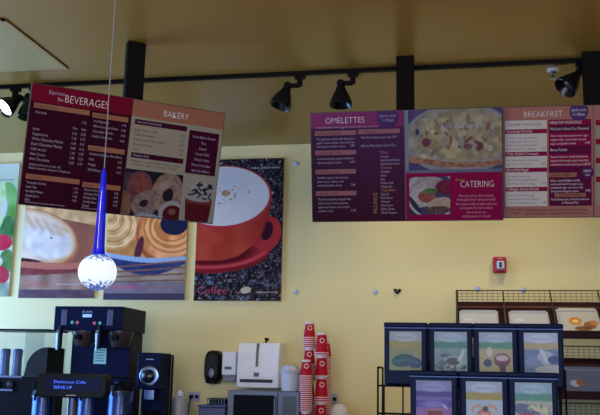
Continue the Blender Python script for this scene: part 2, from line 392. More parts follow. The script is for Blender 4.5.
# ---- middle board: omelettes and catering
w2, h2 = 1.05*.935, .61*.935
t2, F2 = board(scaled((-.859, 4.634, 2.757), .935), .019, .245, w2, h2, 405, 4.40, 'purple menu board headed OMELETTES with CATERING section, hung from the middle black post')
A = F2.sub(0, .497, 0, 1); B = F2.sub(.503, 1, 0, 1)
g = Pic(0, 1, 0, 1.15, 40, (70, 24, 78)); tt = np.clip(g.Y/1.15, 0, 1)[..., None]; sx = g.X[..., None]
g.C = np.array((84, 34, 104))*(1-tt)+np.array((70, 14, 46))*tt; g.C = g.C*(.85+.2*sx)
g.blend((g.Y < .165).astype(float), (148, 48, 124))
po = g.build('omelettes_panel', A, .0012, t2, PR); po['label'] = 'purple panel headed OMELETTES'
text_mb(A, [('OMELETTES', .16, .098, .056, .42)], .0022).build('heading_lettering', WHT, po)
m = MB()
for (p0, p1, q0) in ((.04, .49, .165), (.51, .955, .16), (.04, .485, .345), (.04, .48, .52), (.04, .48, .72)): strip(A, p0, p1, q0, q0+.042, .002, ink('rose_tan', (150, 98, 112)), po)
m = MB(); n = 28; pts = [A.P((.83+.115*math.cos(2*math.pi*i/n))*A.w, .058*A.h+.115*A.w*math.sin(2*math.pi*i/n), .0012) for i in range(n)]
pts = [p if (p-A.o).dot(A.uy) > 0 else p-A.uy*(p-A.o).dot(A.uy) for p in pts]
m.prism(pts, A.n*.001); m.build('round_badge', BADGE, po)
it = [('Made with farm fresh eggs & served with toast and fruit', .06, .142, .018, .66)]
it += rows(['The signature omelette with diced green', 'peppers, onions, cheddar, diced turkey ham', 'and smoked cheddar cheese'], .06, .25, .034, .021, w=.41)
it += rows(['A spinach mushroom omelette stuffed with', 'spinach and goat cheese'], .06, .43, .036, .021, w=.4)
it += rows(['Southern recipe of diced tomato,', 'green onion, cilantro, and', 'smoked cheddar cheese'], .06, .605, .036, .021, w=.34)
it += rows(['The three omelette chopped fully', 'with avocado, fresh tomatoes,', 'applewood bacon, and smoked', 'cheddar cheese'], .06, .805, .036, .021, w=.36)
it += [(s, .47, q, .024, None, 'R') for s, q in (('7.99', .318), ('6.99', .466), ('7.49', .677), ('7.99', .913))]
it += [('Two Farm omelette your way  6.99', .54, .245, .023, .38), ('Add any filling of your choice .75 ea.', .54, .32, .023, .38)]
it += rows(['Sausage', 'Applewood Bacon', 'Black Forest Ham'], .745, .42, .034, .022)
it += rows(['Cheddar', 'Swiss', 'Feta', 'Pepper Jack', 'Mozzarella'], .745, .56, .034, .022)
it += rows(['Spinach', 'Red Onion', 'Tomato', 'Mushroom', 'Black Olives', 'Green Peppers'], .745, .765, .034, .022)
it += [('SERVED UNTIL', .83, .055, .022, -.19, 'C'), ('11:00am', .83, .095, .03, -.16, 'C')]
text_mb(A, it, .0024).build('item_lettering', LT, po)
text_mb(A, [('Meats', .745, .385, .027), ('Cheeses', .745, .525, .027), ('Vegetables', .745, .73, .027), ('FILLINGS', .70, .93, .036, .19*1.15, 'L', 1)], .0024).build('filling_lettering', TANT, po)
text_mb(A, [('The Favorite Omelette', .05, .198, .023, -.4), ('Your Way', .58, .193, .023, -.3), ('Spinach & Goat Cheese', .05, .378, .023, -.4), ('South of the Border', .05, .553, .023, -.4), ('California Omelette', .05, .753, .023, -.4)], .0026).build('strip_lettering', DMAR, po)

m = MB(); B.rect(m, 0, 1, 0, 1, .001); pc = m.build('catering_panel', MAG, t2); pc['label'] = 'omelette photo above magenta CATERING block'
g = Pic(0, 96, 0, 64, 170, (78, 72, 128)); g.ell(48, -4, 70, 14, (92, 70, 130), nz=22, f=8)
g.ell(54, 30, 56, 36, (150, 158, 172), nz=14, f=10); g.ell(54, 29, 52, 32, (164, 156, 150), nz=26, f=16, seed=5)
g.ell(60, 28, 44, 24, (178, 164, 134), nz=30, f=18, seed=9, soft=6)
g.band(lambda x: 48+6*np.sin((x-10)/34), lambda x: 54+5*np.sin((x-10)/34), (172, 120, 104), nz=26, f=30)
g.specks(14, 86, 10, 46, 16, 5, (166, 156, 150), 6); g.specks(34, 90, 12, 42, 9, 3.4, (168, 112, 112), 5); g.ell(72, 38, 6, 5, (120, 66, 96)); g.ell(62, 38, 4, 3, (130, 84, 110)); g.specks(14, 92, 10, 46, 8, 1.8, (124, 92, 124), 8); g.specks(10, 90, 8, 48, 16, 4, (176, 166, 146), 16); g.specks(20, 90, 10, 40, 12, 1.3, (80, 92, 104), 11)
g.ell(21, 33, 4.2, 4.6, (122, 58, 86)); g.ell(12, 22, 1.8, 3.2, (44, 62, 108)); g.blend((g.X < 3).astype(float), (142, 150, 182)); g.blend((g.Y > 61).astype(float), (120, 118, 158))
g.build('omelette_picture', B.sub(0, 1, 0, .57), .0018, pc, PR)
g = Pic(0, 42, 0, 42, 90, (72, 70, 116)); g.ell(16, 8, 22, 9, (176, 168, 182), nz=22); g.ell(36, 12, 9, 8, (126, 30, 70), nz=20)
g.ell(12, 22, 15, 12, (196, 190, 198), nz=18); g.ell(18, 22, 9, 7, (170, 92, 88), nz=24); g.ell(4, 36, 6, 20, (48, 60, 84), rot=-30); g.ring(24, 20, 26, 26, 1.2, (206, 206, 220))
g.ell(32, 32, 13, 9, (196, 176, 160), rot=-12, nz=20); g.ell(30, 37, 14, 4, (110, 76, 80), nz=20); g.ell(22, 16, 8, 3, (88, 120, 80), nz=20)
g.build('sandwich_picture', B.sub(.035, .46, .605, .945), .0018, pc, PR)
text_mb(B, [('CATERING', .57, .705, .06, .34)], .0022).build('heading_lettering', WHT, pc)
it = [(s, .73, q, .022, -.42, 'C') for s, q in (('Planning a party, office meeting,', .79), ('family gathering or group meeting?', .825), ('We make it simple to place and serve', .865), ('your guests for any occasion', .90), ('Ask us about our', .94), ('catering needs on the go!', .975))]
text_mb(B, it, .0022).build('item_lettering', PINKT, pc)
text_mb(B, [('Sweet', .52, .648, .03)], .0022).build('script_lettering', TANT, pc)
text_mb(B, [('EGGS BELIEVE THERE', .6, .17, .035, .45, 'C')], .0026).build('picture_lettering', LT, pc)

# ---- right board: breakfast
s3 = .908; w3, h3 = 1.02*s3, .622*s3
t3, F3 = board(scaled((.208, 4.869, 2.822), s3), .035, .207, w3, h3, 592, 4.465, 'tan and magenta menu board headed BREAKFAST at the right edge', .096, .04)
A = F3.sub(0, .478, 0, 1); B = F3.sub(.484, 1, 0, 1)
PK = ink('dusty_pink', (168, 112, 108))
m = MB(); A.rect(m, 0, 1, 0, 1, .001); pf = m.build('breakfast_panel', PK, t3); pf['label'] = 'dusty pink panel headed BREAKFAST'
text_mb(A, [('BREAKFAST', .235, .092, .056, .43)], .0022).build('heading_lettering', WHT, pf)
m = MB(); A.rect(m, .02, .49, .12, .9, .0016); m.build('menu_column', ink('ivory', (168, 162, 166), .5), pf)
m = MB(); A.rect(m, .51, .985, .12, .9, .0016); mc = m.build('menu_column', ink('plum', (108, 20, 78)), pf)
mc['label'] = 'plum menu column'
for a_ in ((.02, .49, .20, .24), (.02, .49, .405, .445), (.02, .49, .55, .59), (.02, .49, .725, .765), (.51, .985, .125, .17), (.51, .985, .235, .36), (.51, .985, .43, .545)): strip(A, *a_, .002, MAG, pf)
for a_ in ((.51, .82, .60, .64), (.57, .92, .785, .82)): strip(A, *a_, .002, TAN, pf)
for (cx, cy, r, cm) in ((.85, .05, .105, BADGE), (.94, .6, .07, PUR)):
    m = MB(); n = 28; pts = [A.P(cx*A.w+r*A.w*math.cos(2*math.pi*i/n), cy*A.h+r*A.w*math.sin(2*math.pi*i/n), .002) for i in range(n)]
    pts = [p if (p-A.o).dot(A.uy) > 0 else p-A.uy*(p-A.o).dot(A.uy) for p in pts]; m.prism(pts, A.n*.001); m.build('round_badge', cm, pf)
it = []
for q, ls, pr in ((.285, ['Two slices of our sourdough toast,', 'scrambled eggs, cheese, bacon,', 'and your choice of applewood bacon,', 'Black Forest ham or sausage'], '5.99'), (.49, ['Fresh baked croissant, cheese, and', 'egg or ham, served warm'], '4.99'), (.635, ['Plain bagel, healthy egg,', 'and your choice of applewood bacon,', 'Black Forest ham or sausage'], '4.99'), (.81, ['Fresh baked flour with egg,', 'cheddar cheese, and choice of sausage', 'or smoked applewood bacon'], '5.49')):
    it += rows(ls, .035, q, .034, .02, w=.36); it.append((pr, .475, q+.034*(len(ls)-1), .022, None, 'R'))
it += [('GOURMET SANDWICHES', .05, .17, .028, .38)]
text_mb(A, it, .0022).build('item_lettering', DT, pf)
it = [('Sourdough Favorite', .035, .23, .026), ('Chile, Faithful Croissant', .035, .435, .026), ('Bloomfield Bagel', .035, .58, .026), ('Caffeggio Artisan Biscuit', .035, .755, .026), ('HEALTHY MORNINGS', .53, .16, .028, .35), ('McCann\'s Steel Cut Oatmeal', .53, .215, .026, -.43), ('Berry Parfait', .53, .405, .026)]
it += rows(['Slow cooked oats hearty brown sugar,', 'organic milk, raisins with toasted', 'sugar and golden raisins'], .53, .275, .035, .021, w=.42)+rows(['Seasonal berries, vanilla blueberries,', 'layered with creamy yogurt, fresh fruit', 'strawberries and toasted granola'], .53, .465, .035, .021, w=.42)
it += rows(['Baby roasted Belgian waffle,', 'served with fresh fruit, maple syrup,', 'powdered sugar and warm milk,', 'syrup and whipped cream'], .53, .68, .032, .021, w=.36)+[(s, .97, q, .024, None, 'R') for s, q in (('3.99', .345), ('4.29', .535), ('4.99', .775))]
it += [('Fresh Blueberries, Fresh Strawberries', .745, .85, .021, -.42, 'C'), ('or Bananas Plus', .745, .88, .021, None, 'C'), ('SERVED UNTIL', .85, .05, .022, -.17, 'C'), ('11:00am', .85, .09, .03, -.15, 'C'), ('NEW', .94, .6, .026, None, 'C'), ('item', .94, .63, .022, None, 'C')]
text_mb(A, it, .0034).build('item_lettering', WHT, pf)
text_mb(A, [('DON\'T MISS', .05, .945, .022), ('EITHER', .07, .975, .022), ('Fresh whipped cream and your choice of fruit with any plate', .24, .945, .022, .7), ('Substitute egg whites on any sandwich for one dollar more', .24, .975, .022, .7), ('Golden Waffle', .53, .632, .026), ('Top your Waffle', .62, .812, .024)], .0028).build('footnote_lettering', MAROON, pf)
m = MB(); B.rect(m, 0, 1, 0, 1, .001); pq = m.build('side_panel', PK, t3)
m = MB(); B.rect(m, .02, .98, .13, .9, .0016); m.build('menu_column', CREAM, pq)
for q in (.13, .3, .47, .64): strip(B, .02, .98, q, q+.05, .002, MAG, pq)

# ================================================================== posters
def poster(x0px, x1px, ytop, ybot, label, pic, nxt, wid=None):
    a = hY(x1px, ytop, W-.02); b = hY(x1px, ybot, W-.02); l = hY(x0px, ybot, W-.02)
    zt, zb = a.z, b.z; xr = (a.x+b.x)/2; xl = l.x if wid is None else xr-wid
    t = thing('poster', ((xl+xr)/2, W-.01, zb), label, 'poster', 'food posters in a row on the yellow wall')
    box(xl, xr, W-.02, W-.0005, zb, zt).build('mounting_board', mat('poster_edge', (196, 184, 150), .6), t)
    fr = Fr((xl, W-.02, zt), (1, 0, 0), (0, 0, -1), xr-xl, zt-zb)
    pic.build('picture', fr, .0008, t, PR)
    for args in nxt: text_mb(fr, args[1], .0018).build(args[0], args[2], t)
    return t
PINKS = ink('poster_pink', (206, 62, 104)); PTX = ink('poster_white', (214, 210, 214)); REDS = ink('poster_red', (188, 52, 62))
# cup of cappuccino
g = Pic(193.5, 283, 158, 301, 190, (34, 32, 52))
g.C[:] = (28, 24, 32); n1 = vnoise(g.X, g.Y, .42, 2); n2 = vnoise(g.X, g.Y, .85, 7)
g.blend((n1 > .5)*.55, (50, 44, 54)); g.blend(np.clip((n2-.6)*5, 0, 1)*.85, (114, 102, 104)); g.blend(np.clip((n1*n2-.6)*8, 0, 1), (168, 158, 158))
g.specks(240, 283, 160, 300, 60, 2.2, (82, 70, 84), 3); g.specks(194, 283, 272, 300, 40, 2.2, (84, 92, 120), 4); g.blend(np.clip((n1-.2)*-6+.2, 0, 1), (18, 16, 30))
RED = (176, 62, 48)
g.ell(208, 249, 64, 25, (128, 30, 38)); g.ell(208, 246, 63, 23.5, (196, 66, 72)); g.ell(208, 244, 60, 21.5, (150, 38, 46), nz=8); g.ell(205, 252, 48, 14, (94, 20, 30), soft=6)
g.ell(267, 235, 14.5, 18, (172, 50, 56), rot=20); g.ell(267, 232, 6, 9.5, (52, 22, 38), rot=15)
g.poly([(180, 198), (270.5, 200), (268, 218), (262, 234), (252, 247), (238, 257), (222, 261), (190, 261)], RED, nz=9, f=12)
g.blend(np.clip((g.X-244)/26, 0, 1)*((g.Y > 198) & (g.Y < 258) & (g.X < 271-(g.Y-200)**2/170))*.5, (120, 28, 36))
g.ell(220, 197, 51, 32.5, (176, 56, 58)); g.ell(219.5, 196, 49, 30.5, (212, 204, 204), nz=5, f=6)
g.ell(215, 200, 30, 14, (216, 208, 208), soft=8); g.specks(202, 248, 184, 204, 40, 1.1, (196, 150, 128), 12); g.ell(223, 193, 4.6, 3.2, (190, 138, 104), nz=16, f=60)
g.ell(247, 290.5, 5.5, 3.4, (184, 174, 158), rot=-10)
poster(193.5, 282.6, 157.8, 301, 'poster of a red cup of frothy cappuccino on coffee beans', g,
       [('script_lettering', [('Coffee', .04, .955, .055, .34)], PINKS), ('small_lettering', [('Hand crafted drinks', .62, .075, .016, .33), ('made fresh every day', .72, .945, .012, .24)], PTX)])
# pastry
g = Pic(103, 187.5, 162, 300, 170, (190, 160, 120)); g.blend(np.ones_like(g.X), (186, 140, 92), nz=26, f=14)
g.ell(114, 232, 30, 34, (196, 132, 78), rot=15, nz=26, f=18, seed=3); g.ell(112, 226, 23, 24, (216, 170, 116), rot=20, nz=30, f=20, soft=6)
for k_ in range(7): g.ring(104+k_, 216+k_*2, 6+k_*3.6, 5+k_*3.2, .55, (236, 206, 158) if k_ % 2 else (178, 116, 70), rot=25)
g.ell(168, 234, 34, 32, (176, 88, 60), nz=18, f=18, seed=6); g.ell(168, 233, 31, 28, (214, 140, 86), nz=30, f=20, seed=6, soft=4)
for k_ in range(5): g.ring(171, 229, 17+k_*3, 13+k_*2.9, .6, (236, 180, 118) if k_ % 2 else (184, 104, 66), rot=8)
g.ell(174, 225, 15, 11.5, (30, 34, 62)); g.ell(178, 220, 4, 2, (110, 124, 160)); g.ell(138, 250, 4, 13, (92, 40, 56), rot=12)
g.band(lambda x: 257-.0*x+8*np.sin((x-90)/46.), lambda x: x*0+310, (150, 128, 112), nz=20, f=12)
g.band(lambda x: 252+7*np.sin((x-96)/40.), lambda x: 256+8*np.sin((x-96)/40.), (150, 168, 200))
g.band(lambda x: 256+8*np.sin((x-96)/40.), lambda x: 259+17*np.sin(np.clip((x-100)/31., 0, 3.1)), (48, 56, 100), nz=12)
for k in range(5): g.band(lambda x, k=k: 268+k*4.6-(x-103)*.06*(4-k)/3, lambda x, k=k: 269.6+k*4.6-(x-103)*.06*(4-k)/3, (122, 86, 74))
g.band(lambda x: x*0+283, lambda x: x*0+301, (122, 110, 120), nz=10); g.band(lambda x: x*0+294, lambda x: x*0+301, (70, 62, 84))
poster(103, 187.3, 161, 300, 'poster of glazed pastries with dark jelly on a blue plate', g,
       [('script_lettering', [('Pastries', .05, .925, .045, .4)], PINKS), ('small_lettering', [('baked fresh every morning', .5, .915, .013, .35)], REDS)])
# bread
g = Pic(18, 98.5, 163, 298.5, 170, (160, 110, 80)); g.blend(np.ones_like(g.X), (176, 120, 82), nz=24, f=8)
g.band(lambda x: x*0+160, lambda x: 222+(x-18)*.15, (214, 162, 112), nz=30, f=16); g.ell(86, 212, 30, 12, (214, 168, 118), nz=28, f=22)
g.band(lambda x: 218+(x-50)*.2, lambda x: x*0+268, (142, 84, 66), nz=16, f=10)
g.ell(30, 240, 50, 30, (168, 96, 64), rot=14, nz=14, f=18); g.ell(28, 238, 49, 28, (208, 150, 104), rot=14, nz=22, f=16, soft=5); g.ell(30, 237, 44, 24, (220, 190, 166), rot=14, nz=16, f=10, soft=9); g.ell(44, 242, 28, 16, (222, 206, 198), rot=18, nz=18, f=22, soft=8)
for k_ in range(9): g.ell(22+k_*5.2, 219+k_*1.5+(k_ % 2)*5, 4, 1.6, (206, 162, 126), rot=60-k_*4, soft=8)
g.ell(49, 239, 1.3, .8, (90, 50, 40)); g.ell(27, 262, 15, 2.4, (62, 36, 38), rot=8)
g.band(lambda x: 262+2*np.sin((x-18)/30.), lambda x: 268+2.5*np.sin((x-18)/26.), (184, 106, 88)); g.band(lambda x: 268+2.5*np.sin((x-18)/26.), lambda x: 276-(x-18)**2*.0007, (130, 62, 62), nz=8)
g.band(lambda x: 276-(x-18)**2*.0007, lambda x: x*0+300, (150, 116, 100), nz=24, f=12); g.band(lambda x: x*0+290, lambda x: x*0+300, (92, 70, 82), nz=8)
poster(18, 98.3, 162.5, 298.2, 'poster of a pale crusty ciabatta loaf in a red dish', g,
       [('script_lettering', [('Ciabatta', .04, .92, .05, .36)], REDS), ('small_lettering', [('hearth baked artisan bread', .5, .905, .013, .32)], PTX)])
# salad
g = Pic(-62, 14, 163, 296, 120, (206, 210, 196)); g.blend(np.clip((g.Y-163)/30, 0, 1), (170, 190, 160), nz=14, f=8)
g.ell(-30, 215, 30, 30, (92, 132, 86), nz=26, f=10); g.ell(4, 212, 13, 30, (112, 160, 88), nz=24, f=10); g.ell(8, 232, 9, 16, (76, 118, 70), nz=20); g.ell(-2, 205, 5, 24, (188, 208, 150), nz=12); g.ell(2, 208, 3, 10, (206, 196, 196))
g.ell(-30, 262, 30, 24, (176, 50, 60), nz=18); g.ell(3, 243, 10, 8, (196, 50, 72), nz=14); g.ell(9, 262, 8, 12, (88, 124, 70), nz=20); g.ell(1, 276, 12, 10, (176, 52, 66), nz=14); g.ell(0, 262, 5, 5, (208, 186, 190))
g.band(lambda x: x*0+283, lambda x: x*0+297, (134, 142, 120), nz=16)
poster(14-62, 14.2, 163.5, 296.3, 'poster of green lettuce and red tomatoes at left edge', g, [('small_lettering', [('crisp garden salads', .72, .13, .014, .22)], ink('poster_dark', (92, 96, 92)))], .62)

# ================================================================== wall fixtures
t = thing('fire_alarm', hY(499.5, 274, W), 'red fire alarm strobe on the yellow wall', 'fire alarm')
a = hY(492.6, 257.5, W); b = hY(506.4, 273.6, W)
box(a.x, b.x, W-.05, W, b.z, a.z).build('housing', mat('alarm_red', (172, 22, 38), .35), t, bevel=.01)
cx, cz = (a.x+b.x)/2+.005, (a.z+b.z)/2-.002
box(cx-.026, cx+.026, W-.066, W-.049, cz-.028, cz+.026).build('strobe_lens', mat('strobe_glass', (196, 206, 226), .15), t, bevel=.008)
box(cx-.009, cx+.009, W-.07, W-.06, cz-.018, cz+.018).build('strobe_tube', mat('strobe_tube', (60, 70, 96), .2), t, bevel=.003)
m = MB()
for i in range(4): m.box(cx-.025+.014*i, cx-.018+.014*i, W-.0515, W-.049, b.z+.006, b.z+.014)
m.build('sounder_slots', BLK, t)
m = MB(); m.add([], []); text_mb(Fr((cx-.03, W-.05, a.z), (1, 0, 0), (0, 0, -1), .06, .03), [('FIRE', .5, .62, .3, .5, 'C')], .0008).build('lettering', PTX, t)
for (px, py, lb) in ((296.5, 163.5, 'small white plug on the wall beside the cappuccino poster, upper one'), (296, 292, 'small white plug on the wall beside the cappuccino poster, lower one'), (375.5, 292, 'small white plug on bare wall left of the dark broken hook'), (477.5, 289, 'small white plug at the rack top edge, left of two'), (523.5, 290, 'small white plug at the rack top edge, right of two')):
    p = hY(px, py, W)
    tag(MB().lathe(p, (0, -1, 0), [(0, .01), (.012, .009), (.018, .005), (.02, 0), (0, 0)], 18).build('wall_plug', mat('plug_white', (172, 178, 204), .5), smooth=True), lb, 'wall plug', 'white plugs on the wall')
p = hY(397, 291.5, W)
t = thing('wall_hook', p, 'small dark broken hook plate on the wall', 'hook')
m = MB(); m.prism([p+Vector(v) for v in ((-.026, 0, .018), (.026, 0, .016), (.03, 0, .004), (.006, 0, -.02), (-.012, 0, -.012))], (0, -.012, 0)); m.build('plate', BLK, t, bevel=.002)
MB().tube([p+Vector((0, -.01, .004)), p+Vector((0, -.03, .0)), p+Vector((.012, -.032, .012))], .004).build('prong', STEEL, t, smooth=True)

# soap dispensers and paper towel dispenser
a = hY(204, 350, W-.1); b = hY(219.5, 384.5, W-.1)
t = thing('soap_dispenser', ((a.x+b.x)/2, W, b.z), 'rounded black soap dispenser on the wall left of the white dispensers', 'soap dispenser')
def rounded(x0, x1, z0, z1, y0, y1, mbx=None, n=28, k=3.2):
    mbx = mbx or MB(); cx, cz, hx, hz = (x0+x1)/2, (z0+z1)/2, (x1-x0)/2, (z1-z0)/2; rings = []
    for (yy, sc) in ((y1, 1), (y0+.35*(y1-y0), 1), (y0+.1*(y1-y0), .9), (y0, .7)):
        r = []
        for i in range(n):
            th = 2*math.pi*i/n; c_, s_ = math.cos(th), math.sin(th)
            r.append(Vector((cx+hx*sc*math.copysign(abs(c_)**(2/k), c_), yy, cz+hz*(1-(1-sc)*.5)*math.copysign(abs(s_)**(2/k), s_))))
        rings.append(r)
    vs = [v for r in rings for v in r]; fs = [(q*n+i, q*n+(i+1) % n, (q+1)*n+(i+1) % n, (q+1)*n+i) for q in range(3) for i in range(n)]
    fs += [tuple(range(n)), tuple(range(3*n, 4*n))]
    return mbx.add(vs, fs)
rounded(a.x, b.x, b.z, a.z, W-.11, W).build('housing', mat('black_smoke_plastic', (20, 17, 17), .3, spec=.15), t, smooth=True)
cx = (a.x+b.x)/2
rounded(cx-.018, cx+.022, b.z+.045, b.z+.11, W-.116, W-.1, k=2).build('window', mat('soap_window', (112, 122, 140), .3), t, smooth=True)
rounded(cx-.04, cx+.04, b.z+.005, b.z+.03, W-.12, W-.08).build('push_bar', BLKP, t, smooth=True)
a = hY(223, 351.5, W-.08); b = hY(236, 382, W-.08)
t = thing('soap_dispenser', ((a.x+b.x)/2, W, b.z), 'narrow white soap dispenser between black dispenser and towel dispenser', 'soap dispenser')
box(a.x, b.x, W-.1, W, b.z+.045, a.z).build('housing', WHITE, t, bevel=.008)
box(a.x+.004, b.x-.004, W-.085, W, b.z, b.z+.044).build('push_bar', GREY, t, bevel=.006)
box(a.x+.022, b.x-.03, W-.102, W-.098, b.z+.085, b.z+.105).build('label_plate', mat('slate_plate', (70, 80, 110), .4), t)
a = hY(237.5, 341, W-.2); b = hY(278, 388.5, W-.2)
t = thing('paper_towel_dispenser', ((a.x+b.x)/2, W, b.z), 'large white paper towel dispenser above the microwave', 'dispenser')
x0, x1, z0, z1 = a.x, b.x, b.z, a.z; H = z1-z0; y0 = W-.2
m = MB(); m.prism([(x0, W, z0+.0), (x0, y0+.005, z0), (x0, y0, z0+H*.25), (x0, y0+.015, z0+H*.8), (x0, y0+.04, z1-.01), (x0, W, z1)], (x1-x0, 0, 0)); m.build('housing', WHITE, t, bevel=.008)
xc = x0+(x1-x0)*.48
m = MB(); m.prism([(xc-.009, y0-.0005+.003, z0+H*.45), (xc+.009, y0+.0025, z0+H*.45), (xc+.009, y0+.013, z0+H*.8), (xc+.009, y0+.035, z0+H*.96), (xc-.009, y0+.035, z0+H*.96), (xc-.009, y0+.013, z0+H*.8)], (0, -.003, 0)); m.build('view_slot', mat('smoke_slot', (96, 92, 100), .3), t)
box(xc-.02, xc+.018, y0-.001, y0+.01, z0+H*.24, z0+H*.33).build('badge', mat('slate_plate'), t)
box(x0+.025, x1-.04, y0-.002, y0+.02, z0+H*.115, z0+H*.185).build('towel_slot', mat('slot_dark', (22, 16, 36), .5), t, bevel=.002)
MB().lathe((xc+.035, W-.1, z1-.02), (.2, -.1, 1), [(.008, 0), (.008, .03), (.016, .034), (.016, .048), (0, .05)], 14).build('lock_key', BLK, t, smooth=True)

def outlet(px, py, label, dark=True):
    p = hY(px, py, W); t = thing('wall_outlet', p, label, 'outlet')
    box(p.x-.042, p.x+.042, W-.008, W, p.z-.034, p.z+.034).build('cover_plate', mat('outlet_steel', (160, 166, 196), .4), t, bevel=.003)
    m = MB()
    for s in (-1, 1): m.lathe((p.x+s*.019, W-.008, p.z), (0, -1, 0), [(0, .004), (.013, .004), (.014, 0)], 16)
    m.build('socket', BLKP, t)
    return p
po_ = outlet(194.5, 396.5, 'steel wall outlet with plug, left of the sink area')
box(po_.x+.006, po_.x+.032, W-.035, W-.01, po_.z-.012, po_.z+.012)  # (shape reused below)
t = thing('power_cord', (po_.x-.01, W-.02, po_.z), 'black power cord dropping from the left wall outlet', 'cord')
box(po_.x-.03, po_.x-.006, W-.035, W-.0125, po_.z-.014, po_.z+.012).build('plug', BLK, t, bevel=.003)
pts = [Vector((po_.x-.018, W-.028, po_.z-.01)), Vector((po_.x-.026, W-.03, po_.z-.06)), Vector((po_.x-.03, W-.03, po_.z-.12)), Vector((po_.x-.03, W-.03, .925))]
MB().tube(pts, .0045).build('cable', BLK, t, smooth=True)
outlet(332, 399, 'steel wall outlet right of the red cup stacks')

# ================================================================== back counter and what stands on it
CT = .92
t = thing('back_counter', (-1.2, 5.75, 0), 'long dark counter along the yellow back wall', 'counter')
box(-4.4, -.2, 5.3, W-.002, CT-.04, CT).build('worktop', mat('counter_laminate', (62, 54, 60), .3, var=.2, scale=60), t, bevel=.004)
box(-4.38, -.22, 5.36, W-.004, .1, CT-.04).build('cabinet', mat('counter_wood', (74, 44, 34), .5), t)
box(-4.34, -.26, 5.42, W-.01, 0, .1).build('plinth', BLK, t)
m = MB()
for i in range(7): box(-4.34+i*.58, -4.34+i*.58+.54, 5.335, 5.36, .14, CT-.07).build('door', mat('counter_wood'), t, bevel=.004)

# microwave
Yf = 5.64; a = hY(228, 390, Yf); b = hY(299.5, 390, Yf); z1 = a.z; x0, x1 = a.x, b.x
t = thing('microwave', ((x0+x1)/2, Yf, CT), 'stainless microwave oven with black door below the towel dispenser', 'microwave')
MWS = mat('microwave_steel', (96, 100, 118), .45, .4)
box(x0, x1, Yf+.012, Yf+.4, CT+.012, z1).build('casing', MWS, t, bevel=.004)
f = MB(); xd = x0+(x1-x0)*.70
f.box(x0, xd, Yf, Yf+.014, CT+.014, z1-.002); f.build('door', MWS, t, bevel=.003)
box(x0+.04, xd-.02, Yf-.002, Yf+.004, CT+.04, z1-.028).build('door_window', mat('black_glass', (8, 6, 16), .3, spec=.04), t)
box(xd+.003, x1, Yf, Yf+.014, CT+.014, z1-.002).build('control_panel', mat('panel_steel', (84, 86, 104), .4, .5), t, bevel=.003)
box(xd+.035, x1-.02, Yf-.002, Yf+.004, CT+.03, z1-.03).build('keypad', mat('keypad_dark', (24, 22, 40), .3), t)
m = MB()
for r_ in range(4):
    for q in range(3): m.box(xd+.042+q*.022, xd+.057+q*.022, Yf-.004, Yf, CT+.045+r_*.03, CT+.063+r_*.03)
m.build('button', mat('key_grey', (70, 70, 96), .4), t)
MB().tube([(xd-.012, Yf-.001, CT+.05), (xd-.012, Yf-.03, CT+.06), (xd-.012, Yf-.03, z1-.05), (xd-.012, Yf-.001, z1-.04)], .006).build('handle', MWS, t, smooth=True)
m = MB()
for x in (x0+.04, x1-.04):
    for y in (Yf+.06, Yf+.34): m.cone((x, y, CT), (x, y, CT+.0125), .015, .015)
m.build('foot', BLK, t)
mwz = z1
# white tub on the microwave
p = hY(290, 389, Yf+.12); p.z = mwz
t = thing('plastic_tub', p, 'white plastic tub with domed lid on the microwave', 'container')
MB().lathe(p, (0, 0, 1), [(0, 0), (.052, 0), (.056, .004), (.064, .115), (.067, .118), (.067, .124)], 28).build('tub_body', mat('tub_white', (190, 192, 212), .45), t, smooth=True)
MB().lathe(p+Vector((0, 0, .12)), (0, 0, 1), [(.07, 0), (.071, .014), (.062, .022), (.05, .044), (.02, .052), (0, .052)], 28).build('tub_lid', mat('tub_lid', (176, 178, 196), .4), t, smooth=True)

# cups: inverted, nested
cup_red = mat('cup_red', (178, 14, 42), .5, var=.05, spec=.15); cup_w = mat('cup_white', (222, 196, 208), .5)
def make_cup(h, r0, r1):
    t = thing('paper_cup', (0, 0, 0), '', 'cup')
    MB().lathe((0, 0, 0), (0, 0, 1), [(r1, .004), (r0, h-.006), (r0+.0005, h-.004)], 24).build('cup_wall', cup_red, t, smooth=True)
    m = MB(); m.lathe((0, 0, 0), (0, 0, 1), [(r1-.002, 0), (r1+.0025, .001), (r1+.003, .005), (r1, .007), (r1-.002, .004), (r1-.002, 0)], 24); m.build('rim', cup_w, t, smooth=True)
    m = MB(); m.lathe((0, 0, 0), (0, 0, 1), [(r0+.0016, h-.015), (r0+.001, h), (r0-.002, h), (r0-.003, h-.006), (0, h-.006)], 24); m.build('base', cup_w, t, smooth=True)
    # ring emblem printed on the wall
    m = MB(); e = []
    zc = h*.62; nn = 16
    for ri, sgn in ((.017, 1), (.011, 1)):
        for i in range(nn):
            th = 2*math.pi*i/nn; z = zc+ri*math.cos(th); rr = r1+(r0-r1)*z/h+.0006; ph = -math.pi/2+.25+ri*math.sin(th)/rr
            e.append((rr*math.cos(ph), rr*math.sin(ph), z))
    m.add(e, [(i, (i+1) % nn, nn+(i+1) % nn, nn+i) for i in range(nn)]); m.build('emblem', ink('cup_print', (230, 186, 190)), t)
    return t
def clone(o, loc, label=None, group=None, skip=('printed_label',)):
    r = o.copy(); COL.objects.link(r); r.location = loc
    if label: r['label'] = label
    if group: r['group'] = group
    for ch in list(o.children):
        if ch.name.split('.')[0] in skip: continue
        c_ = ch.copy(); COL.objects.link(c_); c_.parent = r
        for g_ in ch.children:
            d_ = g_.copy(); COL.objects.link(d_); d_.parent = c_
    return r
small = make_cup(.108, .028, .041); big = make_cup(.135, .03, .0435)
used = set()
